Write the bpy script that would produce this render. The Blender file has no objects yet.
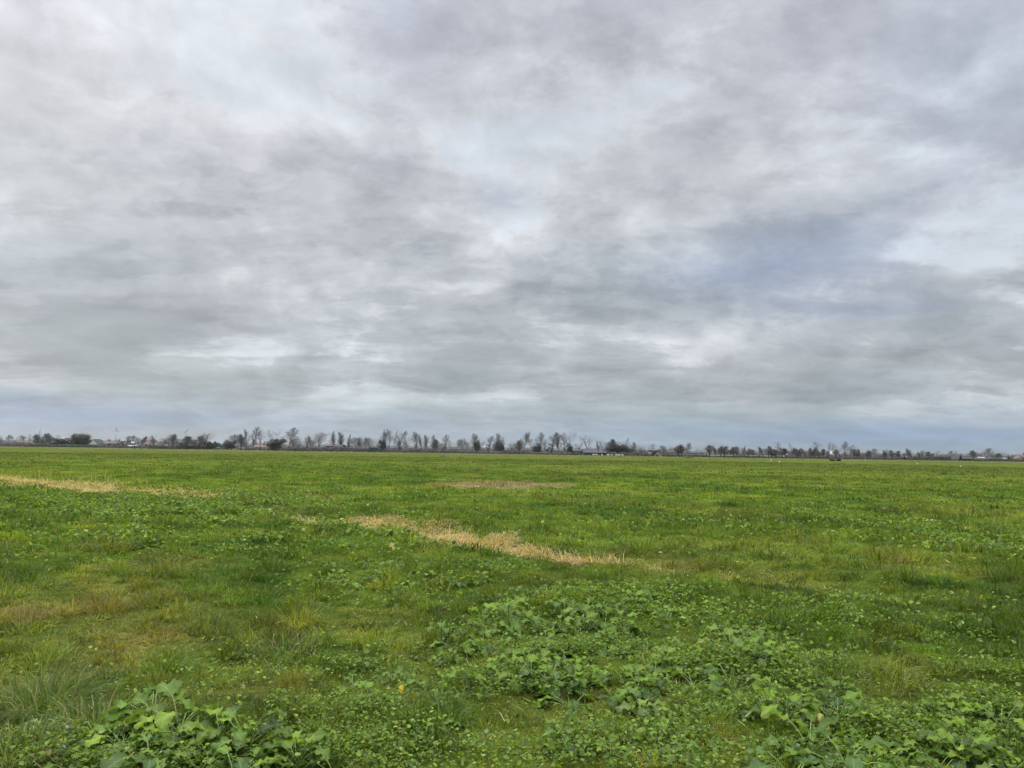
import bpy, math, random
import numpy as np
from mathutils import Matrix, Vector

random.seed(7)
scene = bpy.context.scene
COL = scene.collection
R = math.radians
F = 769.0                      # focal length in pixels of the 1024 wide picture
PITCH, ROLL, CAMH = 4.98, 0.0150, 1.66
HOR = 451.5
HAZE = .00008
EXPO = 0.6

# ------------------------------------------------------------------ camera
cd = bpy.data.cameras.new('camera')
cam = bpy.data.objects.new('camera', cd); COL.objects.link(cam)
CM = Matrix.Rotation(R(90 + PITCH), 4, 'X') @ Matrix.Rotation(ROLL, 4, 'Z')
cam.matrix_world = Matrix.Translation((0, 0, CAMH)) @ CM
cd.sensor_width = 36; cd.lens = 36 * F / 1024
cd.clip_start = 0.05; cd.clip_end = 20000
scene.camera = cam

def ray(px, py):
    return (CM.to_3x3() @ Vector(((px - 512) / F, -(py - 384) / F, -1))).normalized()
def horizon_y(px): return HOR + 0.0150 * (px - 512)
def ground_at(px, py):
    d = ray(px, py); t = CAMH / -d.z
    return (d.x * t, d.y * t)
def far_at(px, dist):
    d = ray(px, horizon_y(px)); t = dist / d.y
    return (d.x * t, dist)

# ------------------------------------------------------------------ noise
def _hash(ix, iy, seed):
    h = (ix.astype(np.int64) * 374761393 + iy.astype(np.int64) * 668265263 + seed * 974634127) & 0xffffffff
    h = ((h ^ (h >> 13)) * 1274126177) & 0xffffffff
    h = (h ^ (h >> 16)) & 0xffffffff
    return h.astype(np.float64) / 4294967295.0
def vnoise(x, y, seed=0):
    x = np.asarray(x, float); y = np.asarray(y, float)
    ix = np.floor(x); iy = np.floor(y); fx = x - ix; fy = y - iy
    fx = fx * fx * fx * (fx * (fx * 6 - 15) + 10); fy = fy * fy * fy * (fy * (fy * 6 - 15) + 10)
    a = _hash(ix, iy, seed); b = _hash(ix + 1, iy, seed); c = _hash(ix, iy + 1, seed); d = _hash(ix + 1, iy + 1, seed)
    return (a * (1 - fx) + b * fx) * (1 - fy) + (c * (1 - fx) + d * fx) * fy
def fbm(x, y, seed=0, octv=4):
    s = 0; a = .5; t = 0
    x = np.asarray(x, float); y = np.asarray(y, float)
    for k in range(octv):
        s = s + a * vnoise(x, y, seed + k * 17); t += a; a *= .5
        x, y = 1.62 * x + 1.18 * y + 3.1, -1.18 * x + 1.62 * y + 7.7
    return s / t
def sstep(a, b, x):
    t = np.clip((x - a) / (b - a), 0, 1); return t * t * (3 - 2 * t)

# ------------------------------------------------------------------ ground layout
STRIP_A = [ground_at(*p) for p in ((-40, 470), (5, 474.5), (60, 481), (110, 487), (160, 491), (203, 494.0))]
STRIP_B = [ground_at(*p) for p in ((335, 516), (380, 520), (440, 527), (490, 536), (540, 546), (580, 551), (622, 555))]
GAP = [ground_at(*p) for p in ((213, 494.5), (255, 503), (295, 510), (335, 516))]
TAIL = [ground_at(*p) for p in ((622, 555), (690, 563), (760, 570), (900, 585))]
DITCH = STRIP_A + GAP[1:-1] + STRIP_B + TAIL[1:]

def poly_dist(x, y, pl):
    best = np.full(np.shape(x), 1e9)
    for (ax, ay), (bx, by) in zip(pl[:-1], pl[1:]):
        dx, dy = bx - ax, by - ay; L = dx * dx + dy * dy
        t = np.clip(((x - ax) * dx + (y - ay) * dy) / L, 0, 1)
        best = np.minimum(best, np.hypot(x - ax - t * dx, y - ay - t * dy))
    return best
def ell(px, py, rx, ry):
    gx, gy = ground_at(px, py)
    near = ground_at(px, py + ry)[1]; far = ground_at(px, py - ry)[1]
    return (gx, gy, rx * gy / F, (far - near) / 2)
def in_ell(x, y, e, soft=1.0):
    q = ((x - e[0]) / e[2]) ** 2 + ((y - e[1]) / e[3]) ** 2
    return np.exp(-q * 1.2)
YELLOW = [(ell(50, 600, 100, 26), .9), (ell(150, 628, 130, 24), .95), (ell(30, 655, 80, 22), .8), (ell(250, 655, 60, 20), .45),
          (ell(360, 612, 70, 16), .45), (ell(150, 560, 80, 10), .35),
          (ell(740, 569, 90, 8), .8), (ell(660, 558, 60, 6), .7), (ell(880, 560, 70, 7), .35), (ell(850, 660, 60, 14), .2), (ell(620, 750, 90, 16), .2),
          (ell(960, 510, 90, 5), .3), (ell(560, 575, 60, 7), .3), (ell(910, 590, 80, 10), .3)]
BROWN = ell(502, 482.2, 84, 3.9)
LUSH = [(ell(180, 590, 60, 12), .8), (ell(290, 605, 70, 18), .7), (ell(400, 655, 90, 25), .5), (ell(240, 520, 160, 18), .35), (ell(620, 640, 170, 45), .6), (ell(740, 650, 80, 40), .5)]

PATCH = [ell(615, 642, 180, 58), ell(190, 742, 150, 50), ell(860, 725, 190, 55), ell(190, 510, 160, 18), ell(420, 735, 120, 45)]
def gh(x, y):
    r = np.hypot(x, y)
    near = 1 - sstep(35, 90, r)
    h = .10 * (fbm(x / 4.0, y / 4.0, 3, 3) - .5) + .17 * near * (fbm(x / .9, y / .9, 5, 3) - .5)
    h = h + .07 * near * (fbm(x / .28, y / .28, 9, 2) - .5) * (1 - sstep(10, 25, r))
    h = h + .35 * (fbm(x / 60, y / 60, 11, 2) - .5) * sstep(15, 60, r)
    d = poly_dist(x, y, DITCH)
    h = h - .16 * np.exp(-(d / .7) ** 2) * (1 - sstep(60, 80, r))
    return h - H0
H0 = 0.0
H0 = float(gh(np.array([0.0]), np.array([0.0]))[0])

G_DARK = np.array((.051, .098, .011)); G_MID = np.array((.097, .152, .014)); G_LIGHT = np.array((.165, .206, .026))
G_YEL = np.array((.215, .195, .045)); G_BRN = np.array((.235, .185, .090)); G_BLUE = np.array((.070, .120, .040))
def lerp(a, b, t): return a + (b - a) * t[..., None]
def tint(x, y):
    n1 = fbm(x / 1.7, y / 1.7, 21, 4); n2 = fbm(x / 7.0, y / 7.0, 31, 3); n3 = fbm(x / .35, y / .35, 41, 2); n4 = fbm(x / 38, y / 22, 51, 3)
    r = np.hypot(x, y)
    t = np.clip(.5 + 1.5 * (n1 - .5) + .9 * (n2 - .5) + .7 * (n3 - .5) + 1.0 * (n4 - .5), 0, 1)
    c = lerp(np.broadcast_to(G_DARK, x.shape + (3,)), G_MID, np.clip(t * 2, 0, 1))
    c = lerp(c, G_LIGHT, np.clip(t * 2 - 1, 0, 1) * .8)
    lush = np.zeros_like(x)
    for e, s in LUSH: lush = np.maximum(lush, s * in_ell(x, y, e))
    c = lerp(c, G_DARK * 1.05, lush * .4)
    yl = np.zeros_like(x)
    for e, s in YELLOW: yl = np.maximum(yl, s * in_ell(x, y, e))
    yl = np.maximum(yl, .28 * sstep(.52, .75, fbm(x / 3.1, y / 3.1, 61, 3)))
    yl = yl * (0.45 + 1.1 * sstep(.30, .68, fbm(x / .8, y / .8, 71, 3)))
    c = lerp(c, G_YEL, np.clip(yl, 0, .95))
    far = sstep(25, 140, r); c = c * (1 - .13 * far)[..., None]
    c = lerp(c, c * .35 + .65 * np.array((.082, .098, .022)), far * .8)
    br = in_ell(x, y, BROWN) * (0.7 + .6 * fbm(x / 1.2, y / 1.2, 81, 3))
    c = lerp(c, G_BRN, np.clip(sstep(.25, .6, br), 0, 1) * .85)
    d = poly_dist(x, y, GAP); c = lerp(c, np.array((.10, .12, .05)), .6 * np.exp(-(d / .8) ** 2))
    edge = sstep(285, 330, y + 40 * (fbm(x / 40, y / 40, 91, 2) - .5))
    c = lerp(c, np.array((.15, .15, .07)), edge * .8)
    return c

# ------------------------------------------------------------------ helpers
def tag(o, label=None, cat=None, group=None, kind=None):
    if label: o['label'] = label
    if cat: o['category'] = cat
    if group: o['group'] = group
    if kind: o['kind'] = kind
    return o
def empty(name, loc=(0, 0, 0), rz=0.0):
    o = bpy.data.objects.new(name, None); COL.objects.link(o)
    o.location = loc; o.rotation_euler = (0, 0, rz); o.empty_display_size = .2
    return o
def link(name, me, parent=None):
    o = bpy.data.objects.new(name, me); COL.objects.link(o)
    if parent: o.parent = parent
    return o
def big_mesh(name, verts, quads, tris, mat, cols=None, smooth=False, uv=None):
    """verts (N,3); quads (Q,4); tris (T,3)"""
    me = bpy.data.meshes.new(name)
    verts = np.asarray(verts, np.float32); me.vertices.add(len(verts)); me.vertices.foreach_set('co', verts.ravel())
    q = np.asarray(quads, np.int32).reshape(-1, 4); t = np.asarray(tris, np.int32).reshape(-1, 3)
    li = np.concatenate([q.ravel(), t.ravel()]); me.loops.add(len(li)); me.loops.foreach_set('vertex_index', li)
    tot = np.concatenate([np.full(len(q), 4, np.int32), np.full(len(t), 3, np.int32)])
    st = np.concatenate([[0], np.cumsum(tot)[:-1]]).astype(np.int32)
    me.polygons.add(len(tot)); me.polygons.foreach_set('loop_start', st); me.polygons.foreach_set('loop_total', tot)
    me.polygons.foreach_set('use_smooth', np.full(len(tot), smooth, bool))
    me.update(calc_edges=True)
    if cols is not None:
        a = me.color_attributes.new('tint', 'FLOAT_COLOR', 'POINT')
        cc = np.ones((len(verts), 4), np.float32); cc[:, :3] = cols; a.data.foreach_set('color', cc.ravel())
    if uv is not None:
        a = me.attributes.new('leafuv', 'FLOAT_VECTOR', 'POINT')
        uu = np.zeros((len(verts), 3), np.float32); uu[:, :2] = uv; a.data.foreach_set('vector', uu.ravel())
    me.materials.append(mat)
    return me

class MB:
    def __init__(s): s.v = []; s.f = []; s.sm = False
    def add(s, vs, fs):
        n = len(s.v); s.v += [tuple(p) for p in vs]; s.f += [tuple(n + i for i in f) for f in fs]
    def box(s, x0, x1, y0, y1, z0, z1):
        s.add([(x0, y0, z0), (x1, y0, z0), (x1, y1, z0), (x0, y1, z0), (x0, y0, z1), (x1, y0, z1), (x1, y1, z1), (x0, y1, z1)],
              [(3, 2, 1, 0), (4, 5, 6, 7), (0, 1, 5, 4), (1, 2, 6, 5), (2, 3, 7, 6), (3, 0, 4, 7)])
    def tube(s, pts, rad, n=6, cap=True):
        pts = [Vector(p) for p in pts]; vs = []; fs = []
        up = Vector((.31, .17, .93)).normalized()
        for i, p in enumerate(pts):
            d = (pts[min(i + 1, len(pts) - 1)] - pts[max(i - 1, 0)])
            d = d.normalized() if d.length > 1e-9 else Vector((0, 0, 1))
            a = d.cross(up if abs(d.dot(up)) < .95 else Vector((1, 0, 0))).normalized(); b = d.cross(a)
            for k in range(n):
                t = 2 * math.pi * k / n
                vs.append(p + (a * math.cos(t) + b * math.sin(t)) * rad[i])
        for i in range(len(pts) - 1):
            for k in range(n):
                fs.append((i * n + k, i * n + (k + 1) % n, (i + 1) * n + (k + 1) % n, (i + 1) * n + k))
        if cap: fs += [tuple(range(n))[::-1], tuple(range((len(pts) - 1) * n, len(pts) * n))]
        s.add(vs, fs)
    def build(s, name, mat, parent=None, smooth=False):
        me = bpy.data.meshes.new(name); me.from_pydata(s.v, [], s.f); me.update()
        me.materials.append(mat)
        if smooth:
            for p in me.polygons: p.use_smooth = True
        return link(name, me, parent)

def copy_tree(o, parent=None):
    c = o.copy(); COL.objects.link(c)
    if parent: c.parent = parent; c.matrix_parent_inverse = o.matrix_parent_inverse.copy()
    for ch in list(o.children): copy_tree(ch, c)
    return c

# ------------------------------------------------------------------ materials
def new_mat(name):
    m = bpy.data.materials.new(name); m.use_nodes = True; nt = m.node_tree; nt.nodes.clear()
    return m, nt, nt.nodes.new('ShaderNodeOutputMaterial')
def nd(nt, t, **kw):
    n = nt.nodes.new(t)
    for k, v in kw.items():
        if k.startswith('i_'): n.inputs[k[2:].replace('_', ' ')].default_value = v
        else: setattr(n, k, v)
    return n
def plain(name, col, rough=.8, var=.25, scale=3.0, bump=0.0):
    m, nt, out = new_mat(name)
    b = nd(nt, 'ShaderNodeBsdfPrincipled'); b.inputs['Roughness'].default_value = rough
    b.inputs['Specular IOR Level'].default_value = .3
    tc = nd(nt, 'ShaderNodeTexCoord'); no = nd(nt, 'ShaderNodeTexNoise'); no.inputs['Scale'].default_value = scale; no.inputs['Detail'].default_value = 5
    nt.links.new(tc.outputs['Object'], no.inputs['Vector'])
    r = nd(nt, 'ShaderNodeMapRange'); r.inputs['To Min'].default_value = 1 - var; r.inputs['To Max'].default_value = 1 + var
    r.inputs['From Min'].default_value = .25; r.inputs['From Max'].default_value = .75
    nt.links.new(no.outputs['Fac'], r.inputs['Value'])
    mx = nd(nt, 'ShaderNodeVectorMath', operation='SCALE'); mx.inputs[0].default_value = col
    nt.links.new(r.outputs[0], mx.inputs['Scale']); nt.links.new(mx.outputs[0], b.inputs['Base Color'])
    if bump:
        bp = nd(nt, 'ShaderNodeBump'); bp.inputs['Strength'].default_value = bump
        nt.links.new(no.outputs['Fac'], bp.inputs['Height']); nt.links.new(bp.outputs[0], b.inputs['Normal'])
    nt.links.new(b.outputs[0], out.inputs[0])
    return m
def foliage(name, trans=.35, gloss=.04, rough=.45, veins=False, col=None):
    m, nt, out = new_mat(name)
    if col is None:
        at = nd(nt, 'ShaderNodeAttribute', attribute_name='tint'); c = at.outputs['Color']
    else:
        rgb = nd(nt, 'ShaderNodeRGB'); rgb.outputs[0].default_value = (*col, 1); c = rgb.outputs[0]
    if veins:
        uv = nd(nt, 'ShaderNodeAttribute', attribute_name='leafuv'); sp = nd(nt, 'ShaderNodeSeparateXYZ'); nt.links.new(uv.outputs['Vector'], sp.inputs[0])
        ab = nd(nt, 'ShaderNodeMath', operation='ABSOLUTE'); nt.links.new(sp.outputs[1], ab.inputs[0])
        mid = nd(nt, 'ShaderNodeMapRange', interpolation_type='SMOOTHSTEP'); mid.inputs['From Min'].default_value = .03; mid.inputs['From Max'].default_value = .11
        mid.inputs['To Min'].default_value = 1; mid.inputs['To Max'].default_value = 0; nt.links.new(ab.outputs[0], mid.inputs['Value'])
        k = nd(nt, 'ShaderNodeMath', operation='MULTIPLY_ADD'); k.inputs[1].default_value = -0.45; nt.links.new(ab.outputs[0], k.inputs[0]); nt.links.new(sp.outputs[0], k.inputs[2])
        k2 = nd(nt, 'ShaderNodeMath', operation='MULTIPLY'); k2.inputs[1].default_value = 34; nt.links.new(k.outputs[0], k2.inputs[0])
        sn = nd(nt, 'ShaderNodeMath', operation='SINE'); nt.links.new(k2.outputs[0], sn.inputs[0])
        sv = nd(nt, 'ShaderNodeMapRange', interpolation_type='SMOOTHSTEP'); sv.inputs['From Min'].default_value = .82; sv.inputs['From Max'].default_value = 1
        sv.inputs['To Max'].default_value = .45; nt.links.new(sn.outputs[0], sv.inputs['Value'])
        mxv = nd(nt, 'ShaderNodeMath', operation='MAXIMUM'); nt.links.new(mid.outputs[0], mxv.inputs[0]); nt.links.new(sv.outputs[0], mxv.inputs[1])
        f = nd(nt, 'ShaderNodeMath', operation='MULTIPLY'); f.inputs[1].default_value = .36; nt.links.new(mxv.outputs[0], f.inputs[0])
        mx = nd(nt, 'ShaderNodeMix', data_type='RGBA'); nt.links.new(f.outputs[0], mx.inputs['Factor'])
        nt.links.new(c, mx.inputs['A']); mx.inputs['B'].default_value = (.24, .33, .13, 1)
        geo = nd(nt, 'ShaderNodeNewGeometry')
        pale = nd(nt, 'ShaderNodeMix', data_type='RGBA'); pale.inputs['B'].default_value = (.14, .21, .06, 1)
        bf = nd(nt, 'ShaderNodeMath', operation='MULTIPLY'); bf.inputs[1].default_value = .3; nt.links.new(geo.outputs['Backfacing'], bf.inputs[0])
        nt.links.new(bf.outputs[0], pale.inputs['Factor']); nt.links.new(mx.outputs['Result'], pale.inputs['A'])
        c = pale.outputs['Result']
    di = nd(nt, 'ShaderNodeBsdfDiffuse'); tr = nd(nt, 'ShaderNodeBsdfTranslucent'); gl = nd(nt, 'ShaderNodeBsdfGlossy'); gl.inputs['Roughness'].default_value = rough
    gl.inputs['Color'].default_value = (1, 1, 1, 1)
    nt.links.new(c, di.inputs['Color'])
    hs = nd(nt, 'ShaderNodeVectorMath', operation='MULTIPLY'); hs.inputs[1].default_value = (1.5, 1.45, .8); nt.links.new(c, hs.inputs[0]); nt.links.new(hs.outputs[0], tr.inputs['Color'])
    m1 = nd(nt, 'ShaderNodeMixShader'); m1.inputs[0].default_value = trans; nt.links.new(di.outputs[0], m1.inputs[1]); nt.links.new(tr.outputs[0], m1.inputs[2])
    m2 = nd(nt, 'ShaderNodeMixShader'); m2.inputs[0].default_value = gloss; nt.links.new(m1.outputs[0], m2.inputs[1]); nt.links.new(gl.outputs[0], m2.inputs[2])
    nt.links.new(m2.outputs[0], out.inputs[0])
    return m

M_GRASS = foliage('grass_blades', .38, .012, .5)
M_LEAF = foliage('broad_leaf', .30, .016, .42, veins=True)
M_WEED = foliage('weed_leaf', .32, .015, .45)
M_STALK = foliage('pale_stalk', .15, .03, .4, col=(.20, .28, .08))
M_DRY = foliage('dry_grass', .3, .02, .6)
M_BARK = plain('grey_brown_bark', (.10, .090, .078), .9, .35, 1.2)
M_BARK_D = plain('dark_bark', (.062, .056, .050), .9, .35, 1.2)
M_TWIG = plain('bare_twigs', (.165, .140, .116), .9, .3, .5)
M_TWIG_R = plain('reddish_twigs', (.172, .134, .110), .9, .3, .5)
M_TWIG_G = plain('olive_twigs', (.125, .117, .092), .9, .3, .5)
M_IVY = plain('dark_ivy', (.078, .082, .060), .7, .5, 1.5)
M_EVG = plain('evergreen_leaves', (.068, .078, .058), .7, .5, 1.5)
M_BUSH = plain('brown_bush_leaves', (.080, .075, .045), .8, .5, 1.2)

# ground material: vertex tint broken up by fine noise
def ground_mat():
    m, nt, out = new_mat('meadow_ground')
    at = nd(nt, 'ShaderNodeAttribute', attribute_name='tint')
    geo = nd(nt, 'ShaderNodeNewGeometry')
    def noise(scale, det, sx=1, sy=1):
        mp = nd(nt, 'ShaderNodeMapping'); mp.inputs['Scale'].default_value = (sx, sy, 1)
        n = nd(nt, 'ShaderNodeTexNoise'); n.inputs['Scale'].default_value = scale; n.inputs['Detail'].default_value = det; n.inputs['Roughness'].default_value = .65
        nt.links.new(geo.outputs['Position'], mp.inputs[0]); nt.links.new(mp.outputs[0], n.inputs['Vector'])
        return n.outputs['Fac']
    n1 = noise(9, 6); n2 = noise(.55, 6, 1, 1); n3 = noise(.03, 5, 1, 2.2)
    def rng(s, a, b, lo, hi):
        r = nd(nt, 'ShaderNodeMapRange'); r.inputs['From Min'].default_value = a; r.inputs['From Max'].default_value = b
        r.inputs['To Min'].default_value = lo; r.inputs['To Max'].default_value = hi; nt.links.new(s, r.inputs['Value']); return r.outputs[0]
    def mul(a, b):
        k = nd(nt, 'ShaderNodeMath', operation='MULTIPLY'); nt.links.new(a, k.inputs[0]); nt.links.new(b, k.inputs[1]); return k.outputs[0]
    f = mul(mul(rng(n1, .3, .7, .55, 1.35), rng(n2, .3, .7, .62, 1.32)), rng(n3, .3, .7, .8, 1.18))
    sc = nd(nt, 'ShaderNodeVectorMath', operation='SCALE'); nt.links.new(at.outputs['Color'], sc.inputs[0]); nt.links.new(f, sc.inputs['Scale'])
    d = nd(nt, 'ShaderNodeBsdfDiffuse'); nt.links.new(sc.outputs[0], d.inputs['Color'])
    bp = nd(nt, 'ShaderNodeBump'); bp.inputs['Strength'].default_value = .8; bp.inputs['Distance'].default_value = .12
    ad = nd(nt, 'ShaderNodeMath', operation='ADD'); nt.links.new(n1, ad.inputs[0]); nt.links.new(n2, ad.inputs[1])
    nt.links.new(ad.outputs[0], bp.inputs['Height']); nt.links.new(bp.outputs[0], d.inputs['Normal'])
    nt.links.new(d.outputs[0], out.inputs[0])
    return m

# ------------------------------------------------------------------ ground sheet
NA, NR = 420, 380
rad = np.concatenate([[0.35], np.geomspace(.6, 2850, NR - 1)])
ang = np.linspace(0, 2 * np.pi, NA, endpoint=False)
# denser angular steps inside the view (ahead of the camera)
ang = ang + .55 * np.sin(2 * (ang - np.pi / 2)) * -0.5 + 0
RR, AA = np.meshgrid(rad, ang, indexing='ij')
gx = (RR * np.cos(AA)).ravel(); gy = (RR * np.sin(AA)).ravel()
gz = gh(gx, gy)
gz = gz * (1 - sstep(700, 1500, np.hypot(gx, gy)))
idx = np.arange(NR * NA).reshape(NR, NA)
a = idx[:-1, :]; b = idx[1:, :]
quads = np.stack([a, b, np.roll(b, -1, 1), np.roll(a, -1, 1)], -1).reshape(-1, 4)
V = np.stack([gx, gy, gz], -1)
V = np.vstack([V, [[0, 0, 0]]]); tris = np.stack([np.full(NA, NR * NA), idx[0], np.roll(idx[0], -1)], -1)
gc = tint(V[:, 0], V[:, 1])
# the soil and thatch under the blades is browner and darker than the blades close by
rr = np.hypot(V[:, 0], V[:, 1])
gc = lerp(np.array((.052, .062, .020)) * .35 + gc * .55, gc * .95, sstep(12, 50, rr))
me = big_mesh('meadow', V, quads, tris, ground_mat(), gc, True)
tag(link('meadow', me), 'wide flat green meadow reaching to the distant tree line', 'meadow', kind='structure')

# ------------------------------------------------------------------ grass blades
rngs = np.random.default_rng(11)
def sector(r0, r1, dens, half=46):
    A = R(half); n = int(A * (r1 * r1 - r0 * r0) * dens)
    r = np.sqrt(rngs.uniform(r0 * r0, r1 * r1, n)); t = rngs.uniform(-A, A, n)
    return r * np.sin(t), r * np.cos(t)
def blades(x, y, L, w, lean, phi, col, z=None, curl=1.0):
    n = len(x)
    if z is None: z = gh(x, y)
    dx, dy = np.cos(phi), np.sin(phi); fa = phi + np.pi / 2 + rngs.normal(0, .7, n)
    sx, sy = np.cos(fa) * w / 2, np.sin(fa) * w / 2
    th = lean; t2 = np.minimum(lean * (1 + .9 * curl), 2.0)
    m_h = .55 * L
    p0 = np.stack([x, y, z - .01], -1)
    p1 = p0 + np.stack([dx * np.sin(th) * m_h, dy * np.sin(th) * m_h, np.cos(th) * m_h], -1)
    p2 = p1 + np.stack([dx * np.sin(t2) * (L - m_h), dy * np.sin(t2) * (L - m_h), np.cos(t2) * (L - m_h)], -1)
    s = np.stack([sx, sy, np.zeros(n)], -1)
    v = np.stack([p0 - s, p0 + s, p1 - s * .85, p1 + s * .85, p2], 1).reshape(-1, 3)
    i = np.arange(n)[:, None] * 5
    return v, i + np.array([[0, 1, 3, 2]]), i + np.array([[2, 3, 4]]), np.repeat(col, 5, 0)
def join(parts):
    vs, qs, ts, cs = [], [], [], []; o = 0
    for v, q, t, c in parts:
        vs.append(v); qs.append(q + o); ts.append(t + o); cs.append(c); o += len(v)
    return np.vstack(vs), np.vstack(qs), np.vstack(ts), np.vstack(cs)

def tufts(x, y, g, seed):
    """nearest tuft centre on a jittered grid of size g: offset to it, its own two random numbers"""
    ix, iy = np.floor(x / g), np.floor(y / g); best = np.full(len(x), 1e9); ox = np.zeros(len(x)); oy = ox.copy(); r1 = ox.copy(); r2 = ox.copy()
    for a in (-1, 0, 1):
        for b in (-1, 0, 1):
            jx, jy = ix + a, iy + b
            cx = (jx + .1 + .8 * _hash(jx, jy, seed)) * g; cy = (jy + .1 + .8 * _hash(jx, jy, seed + 1)) * g
            d = (x - cx) ** 2 + (y - cy) ** 2; k = d < best
            best[k] = d[k]; ox[k] = (x - cx)[k]; oy[k] = (y - cy)[k]; r1[k] = _hash(jx, jy, seed + 2)[k]; r2[k] = _hash(jx, jy, seed + 3)[k]
    return np.sqrt(best) / g, np.arctan2(oy, ox), r1, r2
parts = []
for r0, r1, dens, w0, w1, L0, L1, g in ((2.3, 6.5, 5200, .0035, .0075, .06, .14, .24), (6.5, 13, 1900, .007, .013, .08, .17, .36), (13, 28, 480, .012, .024, .10, .22, .58),
                                     (28, 70, 66, .035, .070, .10, .19, 1.1), (70, 180, 7.5, .10, .19, .09, .17, 2.4)):
    x, y = sector(r0, r1, dens, 42)
    d, away, h1, h2 = tufts(x, y, g, 301); n = len(x)
    tall = (.30 + 1.15 * h1 ** 1.8) * np.clip(1.25 - 1.1 * d, .35, 1.2)
    pt = np.zeros(n)
    for e in PATCH: pt = np.maximum(pt, in_ell(x, y, e))
    tall = tall * (1 - .22 * pt)
    keep = rngs.uniform(0, 1, n) < np.clip(1.25 - 1.0 * d, .3, 1); x, y, d, away, h1, h2, tall = (q[keep] for q in (x, y, d, away, h1, h2, tall)); n = len(x)
    L = rngs.uniform(L0, L1, n) * tall * 1.15; w = rngs.uniform(w0, w1, n)
    phi = away + rngs.normal(0, .8, n) + .8 * np.sin(6 * fbm(x / 1.5, y / 1.5, 111, 2))
    lean = np.abs(rngs.normal(.55 + .6 * d, .34, n))
    c = tint(x, y) * rngs.uniform(.6, 1.45, (n, 1)) * (1 + (.8 if r1 < 30 else .45) * (h2 - .5))[:, None]
    k = h2 * 7 % 1; c = c * (1 + (k - .5)[:, None] * np.array((.45, .10, .0)))
    u = rngs.uniform(0, 1, n)
    c[u < .05] = c[u < .05] * .4 + np.array((.26, .21, .09)) * .6 * rngs.uniform(.7, 1.2, ((u < .05).sum(), 1))
    parts.append(blades(x, y, L, w, lean, phi, np.clip(c, 0, .6)))
gv, gq, gt, gcol = join(parts)
me = big_mesh('grass', gv, gq, gt, M_GRASS, gcol)
tag(link('grass', me), 'short tussocky green pasture grass covering the meadow', 'grass', kind='stuff')

# long limp grey-green grass tussocks
def tussock(px, py, n, L0, L1, spread, cols, label, name='grass_tussock', cat='tussock', lean=.85, w=(.003, .006), flat=1.0):
    cx, cy = ground_at(px, py)
    rr_ = spread * 1.7 * np.sqrt(rngs.uniform(0, 1, n)) * rngs.uniform(.6, 1, n); aa_ = rngs.uniform(0, 6.283, n); x, y = rr_ * np.cos(aa_), rr_ * np.sin(aa_)
    phi = np.arctan2(y, x) + rngs.normal(0, .7, n)
    L = rngs.uniform(L0, L1, n); ln = np.abs(rngs.normal(lean, .35, n)); ww = rngs.uniform(w[0], w[1], n) * 1.5
    c = np.array(cols)[rngs.integers(0, len(cols), n)] * rngs.uniform(.7, 1.3, (n, 1))
    z = gh(x + cx, y + cy)
    v, q, t, cc = blades(x, y, L, ww, ln, phi, c, z, 1.1)
    z0 = float(gh(np.array([cx]), np.array([cy]))[0]); v[:, 2] -= z0
    o = link(name, big_mesh(name, v, q, t, M_GRASS, cc)); o.location = (cx, cy, z0)
    return tag(o, label, cat)
GREYG = [(.10, .155, .035), (.15, .20, .055), (.085, .13, .03), (.24, .22, .10), (.07, .12, .02)]
tussock(45, 694, 800, .22, .46, .16, GREYG, 'large limp grey-green grass tussock at the lower left edge')
tussock(95, 716, 380, .18, .38, .12, GREYG, 'limp grey-green grass clump just right of the large left tussock')
tussock(15, 756, 420, .15, .32, .16, GREYG, 'grey-green grass clump in the bottom left corner')
tussock(22, 612, 300, .10, .20, .16, [(.24, .19, .085), (.18, .16, .06)], 'small brownish dry grass tuft at the left edge', lean=.4)
tussock(160, 560, 380, .12, .24, .24, [(.07, .11, .035), (.09, .12, .05)], 'dull dark green grass tussock in the leafy ground left of the middle')
tussock(440, 712, 320, .12, .26, .13, [(.09, .15, .02), (.13, .19, .03), (.06, .11, .02)], 'long bright green grass clump near the bottom middle')
tussock(285, 640, 320, .14, .26, .2, GREYG, 'pale grey-green grass clump behind the left leafy plants')

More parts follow.
